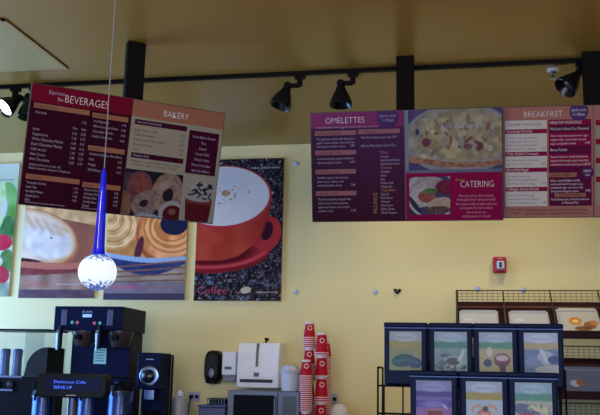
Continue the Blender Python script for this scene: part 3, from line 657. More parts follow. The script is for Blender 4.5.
U_ = ['', 'first', 'second', 'third', 'fourth', 'fifth', 'sixth', 'seventh', 'eighth', 'ninth', 'tenth', 'eleventh', 'twelfth', 'thirteenth', 'fourteenth', 'fifteenth', 'sixteenth', 'seventeenth', 'eighteenth', 'nineteenth']
ORD = ['topmost']+U_[2:]+['twentieth']+['twenty-'+u for u in U_[1:10]]+['thirtieth']+['thirty-'+u for u in U_[1:10]]+['fortieth']+['forty-'+u for u in U_[1:10]]
def stack(px, Y, groups, proto, h, pitch, name):
    """groups from the top: (number of cups nested); built upwards from the counter"""
    x = hY(px, 400, Y).x; tot = CT
    seq = groups[::-1]; z = CT
    total = sum(seq); idx = 0
    for gi, n_ in enumerate(seq):
        for k in range(n_):
            pos = total-1-idx; idx += 1
            lb = ORD[pos]+' upside-down red cup in '+name if pos == 0 else 'red cup '+ORD[pos]+' from the top of '+name
            j = random.uniform(-.0012, .0012)
            if proto.name not in used: used.add(proto.name); proto.location = (x+j, Y, z+k*pitch); o = proto; o['label'] = lb
            else: o = clone(proto, (x+j, Y, z+k*pitch), lb, skip=() if k == n_-1 else ('emblem', 'base'))
            o['group'] = 'red paper cups in '+name
        z += (n_-1)*pitch+h+.0005
    return z
Ys = 5.78
def n_for(total, fixed, h, pitch): return max(1, int(round((total-h)/pitch))+1)
zt = hY(308.5, 322.5, Ys).z
rem = zt-CT-(.108+5*.013)  # top sleeve of six
n2 = 9; r2 = .108+(n2-1)*.013; n3 = int(round((rem-r2-.108)/.013))+1
stack(308.5, Ys, [6, n2, n3], small, .108, .013, 'the tallest stack')
zt = hY(305, 359.5, Ys-.105).z; rem = zt-CT
n1 = 18; r1_ = .108+(n1-1)*.013; n2 = max(1, int(round((rem-r1_-.108)/.013))+1)
stack(305.5, Ys-.105, [n1, n2], small, .108, .013, 'the short front left stack')
zt = hY(321, 333, Ys-.04).z; rem = zt-CT
stack(321.0, Ys-.045, [2, 1, 3, max(1, int(round((rem-(.149+.135+.163)-.135)/.014))+1)], big, .135, .014, 'the large-cup right stack')
zt = hY(324.5, 341, Ys+.055).z; rem = zt-CT
stack(324.6, Ys+.055, [int(round((rem-.108)/.013))+1], small, .108, .013, 'the ribbed back right stack')

# white bag/lid behind right outlet
p = hY(339, 409, 5.8); p.z = CT
t = thing('foam_bowl', p, 'white upturned bowl at lower edge right of the cups', 'bowl')
hgt = hY(339, 404, 5.8).z-CT
MB().lathe(p, (0, 0, 1), [(0, 0), (.075, 0), (.076, hgt*.3), (.066, hgt*.7), (.045, hgt*.92), (.02, hgt), (0, hgt)], 28).build('bowl', mat('foam_white', (196, 192, 200), .6), t, smooth=True)
MB().lathe(p, (0, 0, 1), [(.075, .0), (.08, .003), (.08, .009), (.075, .01)], 28).build('bowl_rim', WHITE, t, smooth=True)

# white squeeze bottle, spare pitcher
p = hY(179, 412, 5.85); ztop = hY(179, 390, 5.85).z; p.z = CT
t = thing('squeeze_bottle', p, 'white plastic bottle with cap between grinder and wall outlet', 'bottle')
hb = ztop-CT
MB().lathe(p, (0, 0, 1), [(0, 0), (.06, 0), (.064, .01), (.064, hb*.62), (.05, hb*.8), (.025, hb*.86), (.022, hb*.9)], 24).build('bottle_body', mat('milky_plastic', (150, 152, 168), .35), t, smooth=True)
MB().lathe(p+Vector((0, 0, hb*.86)), (0, 0, 1), [(.026, 0), (.026, hb*.08), (.012, hb*.1), (.01, hb*.14), (0, hb*.14)], 18).build('bottle_cap', WHITE, t, smooth=True)
# blue-grey bus bin with chrome tongs left of microwave
a = hY(198, 408, 5.62); b = hY(227, 408, 5.62); zt = hY(212, 405, 5.62).z
t = thing('plastic_bin', ((a.x+b.x)/2, 5.62, CT), 'blue-grey plastic bin left of the microwave', 'bin')
m = MB(); m.box(a.x, b.x-.012, 5.62, 5.95, CT, zt-.012); m.build('bin_body', mat('bin_blue', (66, 76, 122), .45), t, bevel=.012, seg=3)
box(a.x-.006, b.x-.006, 5.61, 5.96, zt-.014, zt).build('bin_rim', mat('bin_blue'), t, bevel=.005)
a2 = hY(210, 401, 5.7)
t = thing('wire_rack_tray', (a2.x, 5.7, zt), 'small chrome wire tray on the blue-grey bin', 'tray')
m = MB(); xa, xb = hY(209, 400, 5.7).x, hY(226, 400, 5.7).x
for zz in (.004, .04): m.tube([(xa, 5.66, zt+zz), (xb, 5.66, zt+zz), (xb, 5.8, zt+zz), (xa, 5.8, zt+zz), (xa, 5.66, zt+zz)], .0035)
for i in range(7): m.tube([(xa+(xb-xa)*i/6, 5.66, zt+.004), (xa+(xb-xa)*i/6, 5.66, zt+.04)], .0028)
m.build('wire_frame', CHROME, t, smooth=True)
MB().box(xa+.01, xb-.01, 5.67, 5.79, zt+.008, zt+.034).build('tray_liner', BLKP, t)

# grinder at right of brewer
Yg = 5.5; a = hY(138, 352, Yg); b = hY(162, 352, Yg); z1 = hY(140, 352.5, Yg).z; x0, x1 = a.x, b.x
yb = 5.7
t = thing('coffee_grinder', ((x0+x1)/2, Yg, CT), 'dark blue-black coffee grinder with round chrome dial beside the brewer', 'grinder')
zn = z1-.235
m = MB(); m.box(x0, x1, Yg, yb, zn, z1); m.box(x0, x1, Yg+.1, yb, CT+.03, zn); m.build('housing', NAVY, t, bevel=.006)
box(x0-.004, x1+.004, Yg, yb, CT, CT+.03).build('base_plate', BLKP, t, bevel=.004)
box(x1, x1+.012, Yg+.2, yb+.01, CT, z1-.008).build('rear_cover', BLKP, t)
cx = x0+(x1-x0)*.52; zc = z1-.15
MB().lathe((cx, Yg, zc), (0, -1, 0), [(.066, 0), (.066, .006), (.058, .009), (.05, .009), (.05, .004), (0, .004)], 36).build('dial_ring', CHROME, t, smooth=True)
MB().lathe((cx-.004, Yg-.004, zc-.002), (0, -1, 0), [(.045, 0), (.043, .012), (.03, .022), (0, .024)], 30).build('dial_knob', mat('knob_black', (14, 16, 30), .2), t, smooth=True)
m = MB(); m.box(cx-.028, cx+.026, Yg-.002, Yg, z1-.046, z1-.04); m.build('nameplate', mat('plate_pale', (140, 150, 180), .3), t)
box(cx-.034, cx+.034, Yg+.01, Yg+.09, zn-.07, zn).build('spout', CHROME, t, bevel=.006)
m = MB(); m.lathe((cx, Yg+.055, CT+.03), (0, 0, 1), [(0, 0), (.05, 0), (.058, .1), (.06, .11), (.054, .11), (.046, .01), (0, .01)], 24); m.build('catch_cup', BLKP, t, smooth=True)

# twin coffee brewer
Yb = 5.42; a = hY(55, 306, Yb); b = hY(123.5, 306.5, Yb); x0, x1 = a.x, b.x; z1 = (a.z+b.z)/2; zh = hY(60, 330, Yb).z; y2 = 5.84
t = thing('coffee_brewer', ((x0+x1)/2, Yb, CT), 'large dark blue twin coffee brewer with digital readout', 'coffee machine')
box(x0, x1, Yb, y2, zh, z1).build('head', NAVY, t, bevel=.006)
box(x0+.045, x1-.015, Yb+.2, y2, CT+.04, zh).build('column', NAVY, t, bevel=.004)
box(x0+.02, x1-.02, Yb+.02, y2, CT, CT+.045).build('base', BLKP, t, bevel=.006)
FB = Fr((x0, Yb, z1), (1, 0, 0), (0, 0, -1), x1-x0, z1-zh)
m = MB(); FB.rect(m, .42, .55, .33, .46, .003); m.build('readout', mat('readout', (170, 200, 240), .3, emit=(120, 170, 240), es=.5), t)
text_mb(FB, [('BUNN', .485, .28, .1, .14, 'C'), ('11:08', .485, .44, .085, .1, 'C')], .0036).build('lettering', ink('pale_blue', (176, 200, 230)), t)
m = MB(); FB.rect(m, .11, .19, .15, .8, .004); FB.rect(m, .78, .86, .15, .8, .004); m.build('faucet_guard', mat('guard_grey', (64, 72, 104), .3), t, bevel=.002)
for p_, q_, cl in ((.275, .68, (70, 170, 160)), (.35, .68, (190, 90, 110)), (.60, .70, (190, 90, 110)), (.68, .70, (70, 170, 160))):
    m = MB(); m.lathe(FB.U(p_, q_, 0), (0, -1, 0), [(.012, 0), (.012, .004), (.009, .006), (0, .006)], 16); m.build('button', mat('btn_%d' % cl[0], cl, .4), t)
for fx, gx in ((.12, .37), (.69, .9)):
    cx = x0+(x1-x0)*fx
    c2 = x0+(x1-x0)*gx
    m = MB(); m.lathe((c2, Yb+.1, zh-.105), (0, 0, 1), [(.0, 0), (.05, 0), (.06, .01), (.082, .085), (.086, .1), (.086, .105)], 30)
    fu = m.build('brew_funnel', mat('funnel_brown', (66, 58, 66), .3, .4), t, smooth=True)
    m = MB(); m.box(c2-.02, c2+.02, Yb-.02, Yb+.03, zh-.06, zh-.03); m.build('funnel_handle', BLKP, fu, bevel=.005)
    m = MB(); m.box(cx-.02, cx+.0, Yb-.03, Yb+.03, zh-.02, zh+.0); m.cone((cx-.012, Yb-.02, zh-.02), (cx-.012, Yb-.02, zh-.13), .014, .008, 14); m.build('faucet', CHROME, t, smooth=True)
    box(cx+.002, cx+.022, Yb-.045, Yb-.015, zh-.12, zh+.03).build('faucet_handle', BLKP, t, bevel=.006)
cx = x0+(x1-x0)*.53
box(cx-.045, cx+.045, Yb+.196, Yb+.2, zh-.215, zh-.11).build('instruction_sticker', mat('sticker', (140, 190, 190), .5), t)
m = MB()
for i in range(5): m.box(cx-.036, cx+.03-.01*(i % 2), Yb+.1945, Yb+.196, zh-.125-i*.018, zh-.118-i*.018)
m.build('sticker_bars', mat('sticker_dark', (60, 110, 120), .5), t)

# airpots in front of the brewer
def airpot(px, Y, ytop, label, r=.078):
    zt = hY(px, ytop, Y).z; x = hY(px, 400, Y).x; h = zt-CT
    t = thing('airpot', (x, Y, CT), label, 'airpot', 'steel airpots by the brewer')
    MB().lathe((x, Y, CT), (0, 0, 1), [(0, 0), (r, 0), (r, .02), (r*.98, .03), (r*.98, h-.075), (r*.9, h-.06), (0, h-.06)], 32).build('flask', mat('blue_steel', (52, 72, 130), .25, .9), t, smooth=True)
    MB().lathe((x, Y, CT+h-.065), (0, 0, 1), [(r*1.02, 0), (r*1.03, .02), (r*.9, .04), (r*.5, .05), (r*.45, .062), (0, .064)], 32).build('lid', BLKP, t, smooth=True)
    MB().lathe((x, Y, CT+h-.07), (0, 0, 1), [(r*1.04, 0), (r*1.05, .008), (r*1.0, .012)], 32).build('collar', CHROME, t, smooth=True)
    m = MB(); m.cone((x, Y-r*.8, CT+h-.04), (x, Y-r-.04, CT+h-.06), .012, .009, 12); m.cone((x, Y-r-.038, CT+h-.058), (x, Y-r-.042, CT+h-.09), .009, .008, 12); m.build('spout', BLKP, t, smooth=True)
    m = MB(); m.tube([(x-r, Y, CT+h-.03), (x-r*.9, Y-.01, CT+h+.02), (x+r*.9, Y-.01, CT+h+.02), (x+r, Y, CT+h-.03)], .007); m.build('carry_handle', BLKP, t, smooth=True)
airpot(43, 5.2+.16, 386, 'steel airpot whose side shows below the left of the customer display', .07)
airpot(88, 5.2+.16, 386, 'steel airpot behind the right end of the customer display', .07)
airpot(120, 5.35, 381, 'blue-lit steel airpot standing clear in front of the grinder', .08)

# left twin hopper machine
Yh = 5.5; x1 = hY(48.5, 340, Yh).x; x0 = x1-.47; z1 = hY(30, 329, Yh).z; zb = hY(10, 376, Yh).z; y2 = 5.78
t = thing('bean_grinder', ((x0+x1)/2, Yh, CT), 'dark grinder with clear bean hoppers at far left of counter', 'grinder')
glass = mat('hopper_clear', (120, 128, 136), .15, 0, alpha=.06, spec=.1)
xm = x1-.17
m = MB()
for (xa, xb) in ((x0, xm-.002), (xm+.002, x1)):
    m.box(xa, xb, Yh, Yh+.004, zb, z1-.012); m.box(xa, xb, y2-.004, y2, zb, z1-.012); m.box(xa, xa+.004, Yh+.004, y2-.004, zb, z1-.012); m.box(xb-.004, xb, Yh+.004, y2-.004, zb, z1-.012)
m.build('hopper', glass, t)
box(x0-.004, x1+.006, Yh-.004, y2+.004, z1-.012, z1).build('hopper_lid', BLKP, t, bevel=.003)
pts = [(x1-.008, Yh+.006, zb+.004)]
n = 12; pts = [(xm+.006, Yh+.007, zb+.002), (x1-.006, Yh+.007, zb+.002), (x1-.006, Yh+.007, z1-.12)]
for i in range(1, n): 
    u = i/n; pts.append((x1-.006-(x1-xm-.014)*u, Yh+.007, z1-.12-(z1-.12-zb-.02)*(1-math.sqrt(max(0, 1-u*u)))))
MB().prism(pts, (0, y2-Yh-.02, 0)).build('coffee_beans', mat('beans', (10, 8, 9), .7, var=.5, scale=90, bump=.6, spec=.05), t)
m = MB()
for xx in (xm-.1, xm-.19): m.lathe((xx, Yh+.1, zb), (0, 0, 1), [(0, 0), (.034, 0), (.03, .1), (.034, .17), (.026, .185), (0, .185)], 20)
m.build('dosing_cylinder', mat('doser_blue', (40, 56, 110), .3), t, smooth=True)
box(x0, x1, Yh-.0, y2, CT, zb).build('body', BLKP, t, bevel=.006)
m = MB(); m.box(x0+.02, xm, Yh-.012, Yh, zb-.012, zb+.004); m.box(x0+.04, xm-.05, Yh-.03, Yh, zb-.1, zb-.085); m.build('front_rail', CHROME, t, bevel=.002)
m = MB()
for xx in (xm-.075, xm-.18, xm-.29): m.lathe((xx, Yh, zb-.055), (0, -1, 0), [(.026, 0), (.024, .02), (0, .022)], 20)
m.build('control_knob', mat('knob_black'), t, smooth=True)

# ================================================================== front counter, customer display
FC = .98
t = thing('front_counter', (0, 2.75, 0), 'dark front service counter at the bottom edge', 'counter')
box(-1.9, 1.9, 2.38, 3.25, FC-.04, FC).build('worktop', mat('counter_laminate'), t, bevel=.004)
box(-1.88, 1.88, 2.42, 3.2, .08, FC-.04).build('cabinet', mat('counter_wood'), t)
box(-1.85, 1.85, 2.48, 3.15, 0, .08).build('plinth', BLK, t)
Yd = 2.62; a = hY(37, 375, Yd); b = hY(106.5, 375, Yd); x0, x1 = a.x, b.x; z1 = hY(70, 373.5, Yd).z; z0 = hY(70, 398, Yd).z
t = thing('customer_display', ((x0+x1)/2, Yd, FC), 'black customer display on a pole with glowing blue text', 'display')
m = MB(); n = 10; pts = []
hz = (z1-z0)/2; rr = .018
for (cx, cz, st) in ((x1-rr, z1-rr, 0), (x0+rr, z1-rr, 90), (x0+rr*1.0, z0+rr, 180), (x1-rr, z0+rr, 270)):
    for i in range(5):
        th = math.radians(st+i*22.5); pts.append((cx+rr*math.cos(th), Yd, cz+rr*math.sin(th)))
m.prism(pts, (0, .045, 0)); m.build('housing', mat('display_black', (8, 9, 18), .35, spec=.1), t, bevel=.004)
FD = Fr((x0+.03, Yd, z1-.014), (1, 0, 0), (0, 0, -1), x1-x0-.05, z1-z0-.036)
m = MB(); FD.rect(m, 0, 1, 0, 1, .0015); m.build('screen', mat('display_glass', (4, 4, 26), .35, spec=.1, emit=(3, 5, 80), es=.3), t)
text_mb(FD, [('Delicious Cafe', .17, .42, .24, .58), ('SERVE UP', .17, .86, .26, .33)], .0024).build('screen_text', mat('display_text', (60, 100, 255), .4, emit=(70, 110, 255), es=1.6), t)
m = MB(); m.box(FD.P(.4*FD.w, 0).x, FD.P(.58*FD.w, 0).x, Yd-.001, Yd+.001, z0+.007, z0+.0095); m.build('nameplate', GREY, t)
cx = hY(69, 400, Yd).x
MB().lathe((cx, Yd+.03, FC), (0, 0, 1), [(0, 0), (.07, 0), (.07, .01), (.02, .02), (.0165, .03), (.0165, z0-FC+.01)], 24).build('pole', mat('pole_steel', (54, 58, 80), .3, .6), t, smooth=True)

# ================================================================== tea tins on wire stand
tin_m = mat('tin_blue_black', (10, 17, 48), .35, spec=.06); rimm = mat('tin_rim_highlight', (78, 100, 160), .4, spec=.15)  # rim colour raised: the lid edge highlight is painted in
def make_tin(w, d, h):
    t = thing('tea_tin', (0, 0, 0), '', 'tin')
    box(-w/2, w/2, 0, d, 0, h-.014).build('tin_body', tin_m, t, bevel=.006, seg=3)
    box(-w/2-.0015, w/2+.0015, -.0015, d+.0015, h-.016, h).build('lid', tin_m, t, bevel=.005, seg=3)
    box(-w/2-.002, w/2+.002, -.002, d+.002, h-.019, h-.0165).build('lid_rim', rimm, t)
    return t
def label_art(kind):
    g = Pic(0, 32, 0, 40, 70, (150, 160, 150))
    sky = {'mint': (150, 158, 184), 'green': (140, 166, 196), 'berry': (150, 170, 204), 'blue': (168, 184, 222), 'violet': (124, 126, 186), 'gold': (158, 172, 212), 'teal': (138, 168, 200)}[kind]
    b2 = {'mint': (156, 144, 84), 'green': (70, 128, 122), 'berry': (84, 140, 124), 'blue': (176, 164, 130), 'violet': (64, 40, 140), 'gold': (160, 146, 76), 'teal': (84, 142, 136)}[kind]
    g.blend(np.ones_like(g.X), sky); g.blend(np.clip((g.Y-9)/2, 0, 1), b2, nz=6); g.ell(16, 6, 11, 4.5, tuple(min(255, v+22) for v in sky), soft=4)
    lo = np.clip((g.Y-16)/1.5, 0, 1)
    if kind == 'mint':
        g.blend(lo, (134, 140, 104), nz=5); g.ell(14, 30, 12, 6.5, (24, 74, 84), rot=-8, nz=12); g.ell(25, 32, 8, 5.5, (32, 58, 100), rot=14, nz=12); g.ell(11, 30, 9, .7, (60, 120, 120), rot=-8); g.ell(24, 31, 6, .6, (70, 96, 130), rot=14)
    elif kind == 'green':
        g.blend(lo, (126, 152, 166), nz=18, f=10); g.ell(18, 31, 9, 6, (176, 186, 196)); g.ell(18, 30, 7, 4, (74, 70, 84)); g.ell(8, 32, 4, 3, (92, 106, 120)); g.poly([(22, 29), (28, 17), (30, 18), (26, 31)], (186, 200, 214)); g.ell(10, 24, 5, 2, (70, 100, 112)); g.specks(2, 30, 34, 39, 12, 2, (64, 84, 110), 4)
    elif kind == 'berry':
        g.blend(lo, (172, 166, 136), nz=8); g.ell(22, 28, 8, 7, (134, 60, 84)); g.ell(22, 26, 6, 3, (190, 180, 190)); g.ell(8, 31, 4, 4, (58, 66, 110)); g.poly([(18, 30), (26, 30), (25, 40), (20, 40)], (100, 50, 74)); g.ell(10, 20, 3, 5, (196, 196, 200))
    elif kind == 'blue':
        g.blend(lo, (104, 128, 178), nz=12); g.ell(20, 25, 8, 7, (168, 178, 216)); g.poly([(14, 17), (18, 17), (24, 30), (20, 30)], (196, 204, 232)); g.ell(28, 27, 6, 4, (54, 74, 140)); g.ell(26, 38, 16, 6, (176, 184, 196)); g.ell(8, 30, 8, 5, (120, 142, 190))
    elif kind == 'violet':
        g.blend(lo, (78, 48, 160), nz=14); g.band(lambda x: x*0+15, lambda x: x*0+18, (100, 92, 180)); g.ell(16, 22, 10, 3.5, (120, 110, 200), soft=5); g.band(lambda x: x*0+25, lambda x: x*0+41, (140, 92, 170), nz=10); g.ell(17, 28, 7, 2, (170, 110, 130)); g.poly([(10, 28), (24, 28), (22, 38), (12, 38)], (120, 30, 50)); g.ell(26, 24, 3, 1, (190, 180, 226), rot=40)
    elif kind == 'gold':
        g.blend(lo*(g.Y > 17), (168, 190, 218), nz=6)
        for sx in (-1, 1): g.ell(16+sx*6.5, 25, 5, 3.8, (206, 148, 122), rot=sx*20); g.ell(16+sx*6.5, 26, 3.4, 2.2, (176, 190, 212), rot=sx*20)
        g.ell(16, 29, 6, 4, (196, 130, 112)); g.ell(17, 25, 2.5, 2.5, (70, 56, 76)); g.ell(16, 31, 3.2, 2, (226, 176, 150))
    else:
        g.blend(lo, (176, 176, 172), nz=14); g.ell(10, 26, 12, 6, (96, 96, 140), rot=20, nz=14); g.ell(22, 24, 10, 3, (206, 198, 176), rot=14); g.ell(8, 34, 10, 6, (168, 56, 92), rot=-16, nz=14); g.ell(24, 33, 10, 3, (84, 112, 160), rot=-10); g.specks(2, 30, 18, 38, 10, 2, (120, 150, 140), 6)
    return g
tw, td, th_ = .138, .15, .2
tproto = make_tin(tw, td, th_); tfirst = True
def put_tin(xl_px, xr_px, ytop, Y, kind, label):
    global tfirst
    xa, xb = hY(xl_px, ytop, Y).x, hY(xr_px, ytop, Y).x; cx = (xa+xb)/2; z = TZ[Y]
    o = tproto if tfirst else clone(tproto, (0, 0, 0)); tfirst = False
    o.location = (cx, Y, z); o['label'] = label; o['group'] = 'dark blue tea tins on the wire stand'
    fr = Fr((cx-tw/2+.0175, Y-.0005, z+th_-.029), (1, 0, 0), (0, 0, -1), tw-.035, th_*.62)
    lb = label_art(kind).build('printed_label', fr, .001, o, print_mat('label_ink', .4))
    text_mb(fr, [('Mighty Leaf', .5, .175, .05, .5, 'C')], .0016).build('label_lettering', ink('label_navy', (52, 58, 104)), lb)
    return o
YB2, YF = 2.86, 2.64
zb2 = hY(470, 323, YB2).z; zf = hY(485, 371.5, YF).z
TZ = {YB2: zb2-th_, YF: zf-th_}
names = {'mint': 'tea tin with dark green leaf picture, leftmost of the upper row', 'green': 'tea tin with green band and blue-grey tea bowls picture, upper row', 'berry': 'tea tin with green band and red berry cup picture, upper row', 'blue': 'tea tin with pale blue and white picture, rightmost of upper row',
         'violet': 'tea tin with violet label, leftmost of the lower row', 'gold': 'tea tin with gold band and peach flower picture, lower row', 'teal': 'tea tin with teal band and magenta leaf picture, rightmost of lower row'}
for k, xa, xb in (('mint', 383.5, 427.5), ('green', 428.5, 472.5), ('berry', 473.5, 517), ('blue', 518.5, 562)): put_tin(xa, xb, 323, YB2, k, names[k])
for k, xa, xb in (('violet', 409.5, 458), ('gold', 459.5, 508), ('teal', 508.5, 557)): put_tin(xa, xb, 371, YF, k, names[k])
# wire stand
xa = hY(378, 400, YB2).x; xb = hY(566, 400, YB2).x; za, zc = TZ[YB2], TZ[YF]
t = thing('wire_stand', ((xa+xb)/2, YB2, FC), 'stepped black wire stand holding the tea tins', 'stand')
r = .0032
for x in (xa, xb):
    m = MB()
    if True:
        m.tube([(x, YB2+td+.004, FC+r), (x, YB2+td+.004, za+.055), (x, YB2-.004, za+.055), (x, YB2-.004, za-.03)], r)
        m.tube([(x, YB2-.004, za), (x, YB2-.004, FC+r)], r); m.tube([(x, YF-.004, zc-.002), (x, YF-.004, FC+r), (x, YB2+td+.004, FC+r)], r); m.tube([(x, YF-.004, zc-r), (x, YB2-.01, zc-r)], r)
    m.build('side_frame', BLK, t, smooth=True)
def shelf(z, y0, y1, nm):
    m = MB()
    for i in range(5): y = y0+(y1-y0)*i/4; m.tube([(xa, y, z-r), (xb, y, z-r)], r*.9)
    for i in range(19): x = xa+(xb-xa)*i/18; m.tube([(x, y0, z-r*1), (x, y1, z-r*1)], r*.7)
    m.build('wire_shelf', BLK, t, smooth=True)
shelf(za, YB2-.004, YB2+td+.004, 1); shelf(zc, YF-.004, YB2-.012, 2)
m = MB()
for i in range(10): x = xa+.02+(xb-xa-.04)*i/9; m.tube([(x, YB2-.004, za-r), (x, YB2-.004, FC+r)], r*.8)
m.tube([(xa, YB2-.004, za-.09), (xb, YB2-.004, za-.09)], r)
m.build('front_wires', BLK, t, smooth=True)

# ================================================================== snack rack against the wall
RX0 = hY(457, 300, 5.93).x; pitch = hY(503, 300, 5.93).x-RX0; NB = 5; RX1 = RX0+pitch*NB
mar = mat('maroon_board', (40, 11, 22), .5, spec=.1); wire = mat('rack_wire', (34, 28, 26), .4)
t = thing('display_rack', ((RX0+RX1)/2, 5.9, 0), 'dark maroon tiered snack rack with wire guards at right', 'rack')
ybk, yft = 5.93, 5.56
zt1 = hY(480, 290.5, ybk).z
levels = []
DZ = .36
bays = [RX0+pitch*i for i in range(NB+1)]
m = MB()
for x in (RX0, RX1): m.box(x-.008, x+.008, ybk+.002, ybk+.03, 0, zt1-.0)
m.build('rear_upright', BLK, t)
for L in range(4):
    zt_ = zt1-L*DZ
    zs_b = zt_-.075; zs_f = zs_b-.235   # sloping shelf back / front
    gm = MB()
    gm.tube([(RX0, ybk, zt_), (RX1, ybk, zt_)], .0035, 6)
    for k in (1, 2, 3): gm.tube([(RX0, ybk, zt_-.02*k), (RX1, ybk, zt_-.02*k)], .0016, 4)
    nv = NB*9
    for i in range(nv+1): x = RX0+(RX1-RX0)*i/nv; gm.tube([(x, ybk, zt_), (x, ybk, zs_b)], .0016, 4)
    gm.build('wire_guard', wire, t)
    m = MB()
    m.prism([(RX0, ybk, zs_b), (RX0, yft, zs_f), (RX0, yft, zs_f-.015), (RX0, ybk, zs_b-.015)], (RX1-RX0, 0, 0))
    m.build('sloping_shelf', mar, t)
    m = MB(); m.box(RX0, RX1, yft-.012, yft, zs_f-.02, zs_f+.03); m.build('front_lip', mar, t, bevel=.003)
    m = MB(); m.tube([(RX0, ybk-.1, zs_b-.1*.64+.02), (RX1, ybk-.1, zs_b-.1*.64+.02)], .006, 6); m.build('rest_bar', mat('rust_brown', (92, 40, 24), .4), t)
    m = MB()
    for x in bays: m.tube([(x, ybk, zt_), (x, yft, zs_f+.06), (x, yft-.006, zs_f+.0)], .005, 6)
    m.build('divider', wire, t)
    levels.append((zs_b, zs_f))
m = MB()
for x in (RX0+.0, RX1):
    m.box(x-.01, x+.01, yft-.004, yft+.016, 0, levels[3][1])
m.build('front_leg', BLK, t)
# packages lying on the slopes
pk_art = {}
def package(bay, L, w, hgt, off, label, art):
    zb_, zf_ = levels[L]; sl = Vector((0, yft-ybk, zf_-zb_)); ln = sl.length; dv = sl.normalized(); up = Vector((1, 0, 0)).cross(-dv).normalized()
    if up.z < 0: up = -up
    x0 = bays[bay]+off; th = .012
    o0 = Vector((x0, yft, zf_))-dv*(hgt+.004)+up*.002
    t = thing('snack_package', (x0+w/2, yft-.0+.02, zf_+.004), label, 'package', 'flat packages on the snack rack')
    n = 10; m = MB(); vs = []; fs = []
    for side in (0, 1):
        for j in range(n+1):
            for i in range(n+1):
                u, v = i/n, j/n; bul = (1-(2*u-1)**4)*(1-(2*v-1)**4)
                hh = (.004+th*bul) if side else .0
                vs.append(o0+Vector((w*u, 0, 0))+dv*hgt*v+up*hh)
    N = (n+1)**2
    for j in range(n):
        for i in range(n):
            a_ = j*(n+1)+i
            fs.append((N+a_, N+a_+1, N+a_+n+2, N+a_+n+1)); fs.append((a_, a_+n+1, a_+n+2, a_+1))
    for k in range(n):
        fs += [(k, k+1, N+k+1, N+k), (n*(n+1)+k, N+n*(n+1)+k, N+n*(n+1)+k+1, n*(n+1)+k+1), (k*(n+1), N+k*(n+1), N+(k+1)*(n+1), (k+1)*(n+1)), (k*(n+1)+n, (k+1)*(n+1)+n, N+(k+1)*(n+1)+n, N+k*(n+1)+n)]
    m.add(vs, fs); m.build('wrapper', mat('wrapper_white', (178, 178, 190), .4, spec=.2), t, smooth=True)
    fr = Fr(o0+up*(th+.0045)+Vector((w*.05, 0, 0))+dv*hgt*.03, (1, 0, 0), dv, w*.9, hgt*.94)
    fr.n = up; fr.o = o0+up*(.0055+th)+Vector((w*.05, 0, 0))+dv*hgt*.03
    # front print follows the pillow: a shallow flat panel on its crown
    art.build('printed_front', fr, 0, t, print_mat('label_ink', .4))
    return t
def art1():
    g = Pic(0, 36, 0, 30, 60, (182, 180, 182)); g.ell(14, 17, 6, 5, (196, 128, 52)); g.ell(14, 17, 3, 2, (220, 200, 150)); g.ell(27, 22, 6, 4.5, (136, 84, 44), nz=18); g.ell(20, 26, 8, 3, (120, 74, 44), nz=18); g.ell(31, 19, 4, 3, (176, 120, 60), nz=14); g.band(lambda x: x*0+3, lambda x: x*0+5, (140, 140, 160)); return g
def art2():
    g = Pic(0, 36, 0, 30, 60, (120, 128, 160)); g.blend(np.ones_like(g.X), (118, 126, 156), nz=10); g.ell(9, 20, 5, 4, (206, 206, 236)); g.ell(14, 19, 4, 4, (176, 120, 96)); g.band(lambda x: x*0+3, lambda x: x*0+5, (150, 156, 190)); return g
def art3():
    g = Pic(0, 36, 0, 30, 60, (178, 180, 190)); g.blend((g.Y < 5).astype(float), (156, 160, 182)); g.ell(27, 22, 4, 2.5, (166, 140, 130)); g.ell(8, 14, 5, 2, (196, 198, 212)); return g
pw = pitch*.82
package(0, 0, pw, .29, pitch*.05, 'pale flat package in first bay of the rack top shelf', art3())
package(1, 0, pw, .285, pitch*.09, 'pale flat package in second bay of the rack top shelf', art3())
package(2, 0, pw*1.03, .325, pitch*.08, 'white package with orange cookie picture on rack top shelf', art1())
package(2, 1, pw*1.03, .31, pitch*.13, 'grey-blue package with small pale logo on the rack second shelf', art2())

# ================================================================== pendant lamp
gd = 3.0
gc = EYE+ray(97.5, 271.5)*(2.95)
R_ = 19/FPX*2.95*1.0
top = CZ
t = thing('pendant_lamp', (gc.x, gc.y, CZ), 'glass pendant lamp with long blue neck and glowing white speckled globe', 'pendant lamp')
zs_top = (EYE+ray(103.5, 165)*2.95).z
MB().lathe((gc.x, gc.y, CZ-.03), (0, 0, 1), [(0, 0), (.04, .004), (.05, .02), (.05, .03)], 24).build('ceiling_canopy', CHROME, t, smooth=True)
MB().cone((gc.x, gc.y, zs_top-.01), (gc.x, gc.y, CZ-.028), .0017, .0017, 8).build('cord', mat('silver_cord', (120, 130, 150), .4, .2), t, smooth=True)
hS = zs_top-(gc.z+R_*.62)
bg = mat('cobalt_glass', (10, 22, 190), .12, emit=(6, 20, 190), es=.3, var=.7, scale=45)
MB().lathe((gc.x, gc.y, gc.z+R_*.72), (0, 0, 1), [(.030, 0), (.0215, .015), (.0185, .04), (.0165, hS*.35), (.0125, hS*.7), (.0085, hS*.93), (.0055, hS-.012), (.003, hS-.002), (0, hS)], 28).build('blue_neck', bg, t, smooth=True)
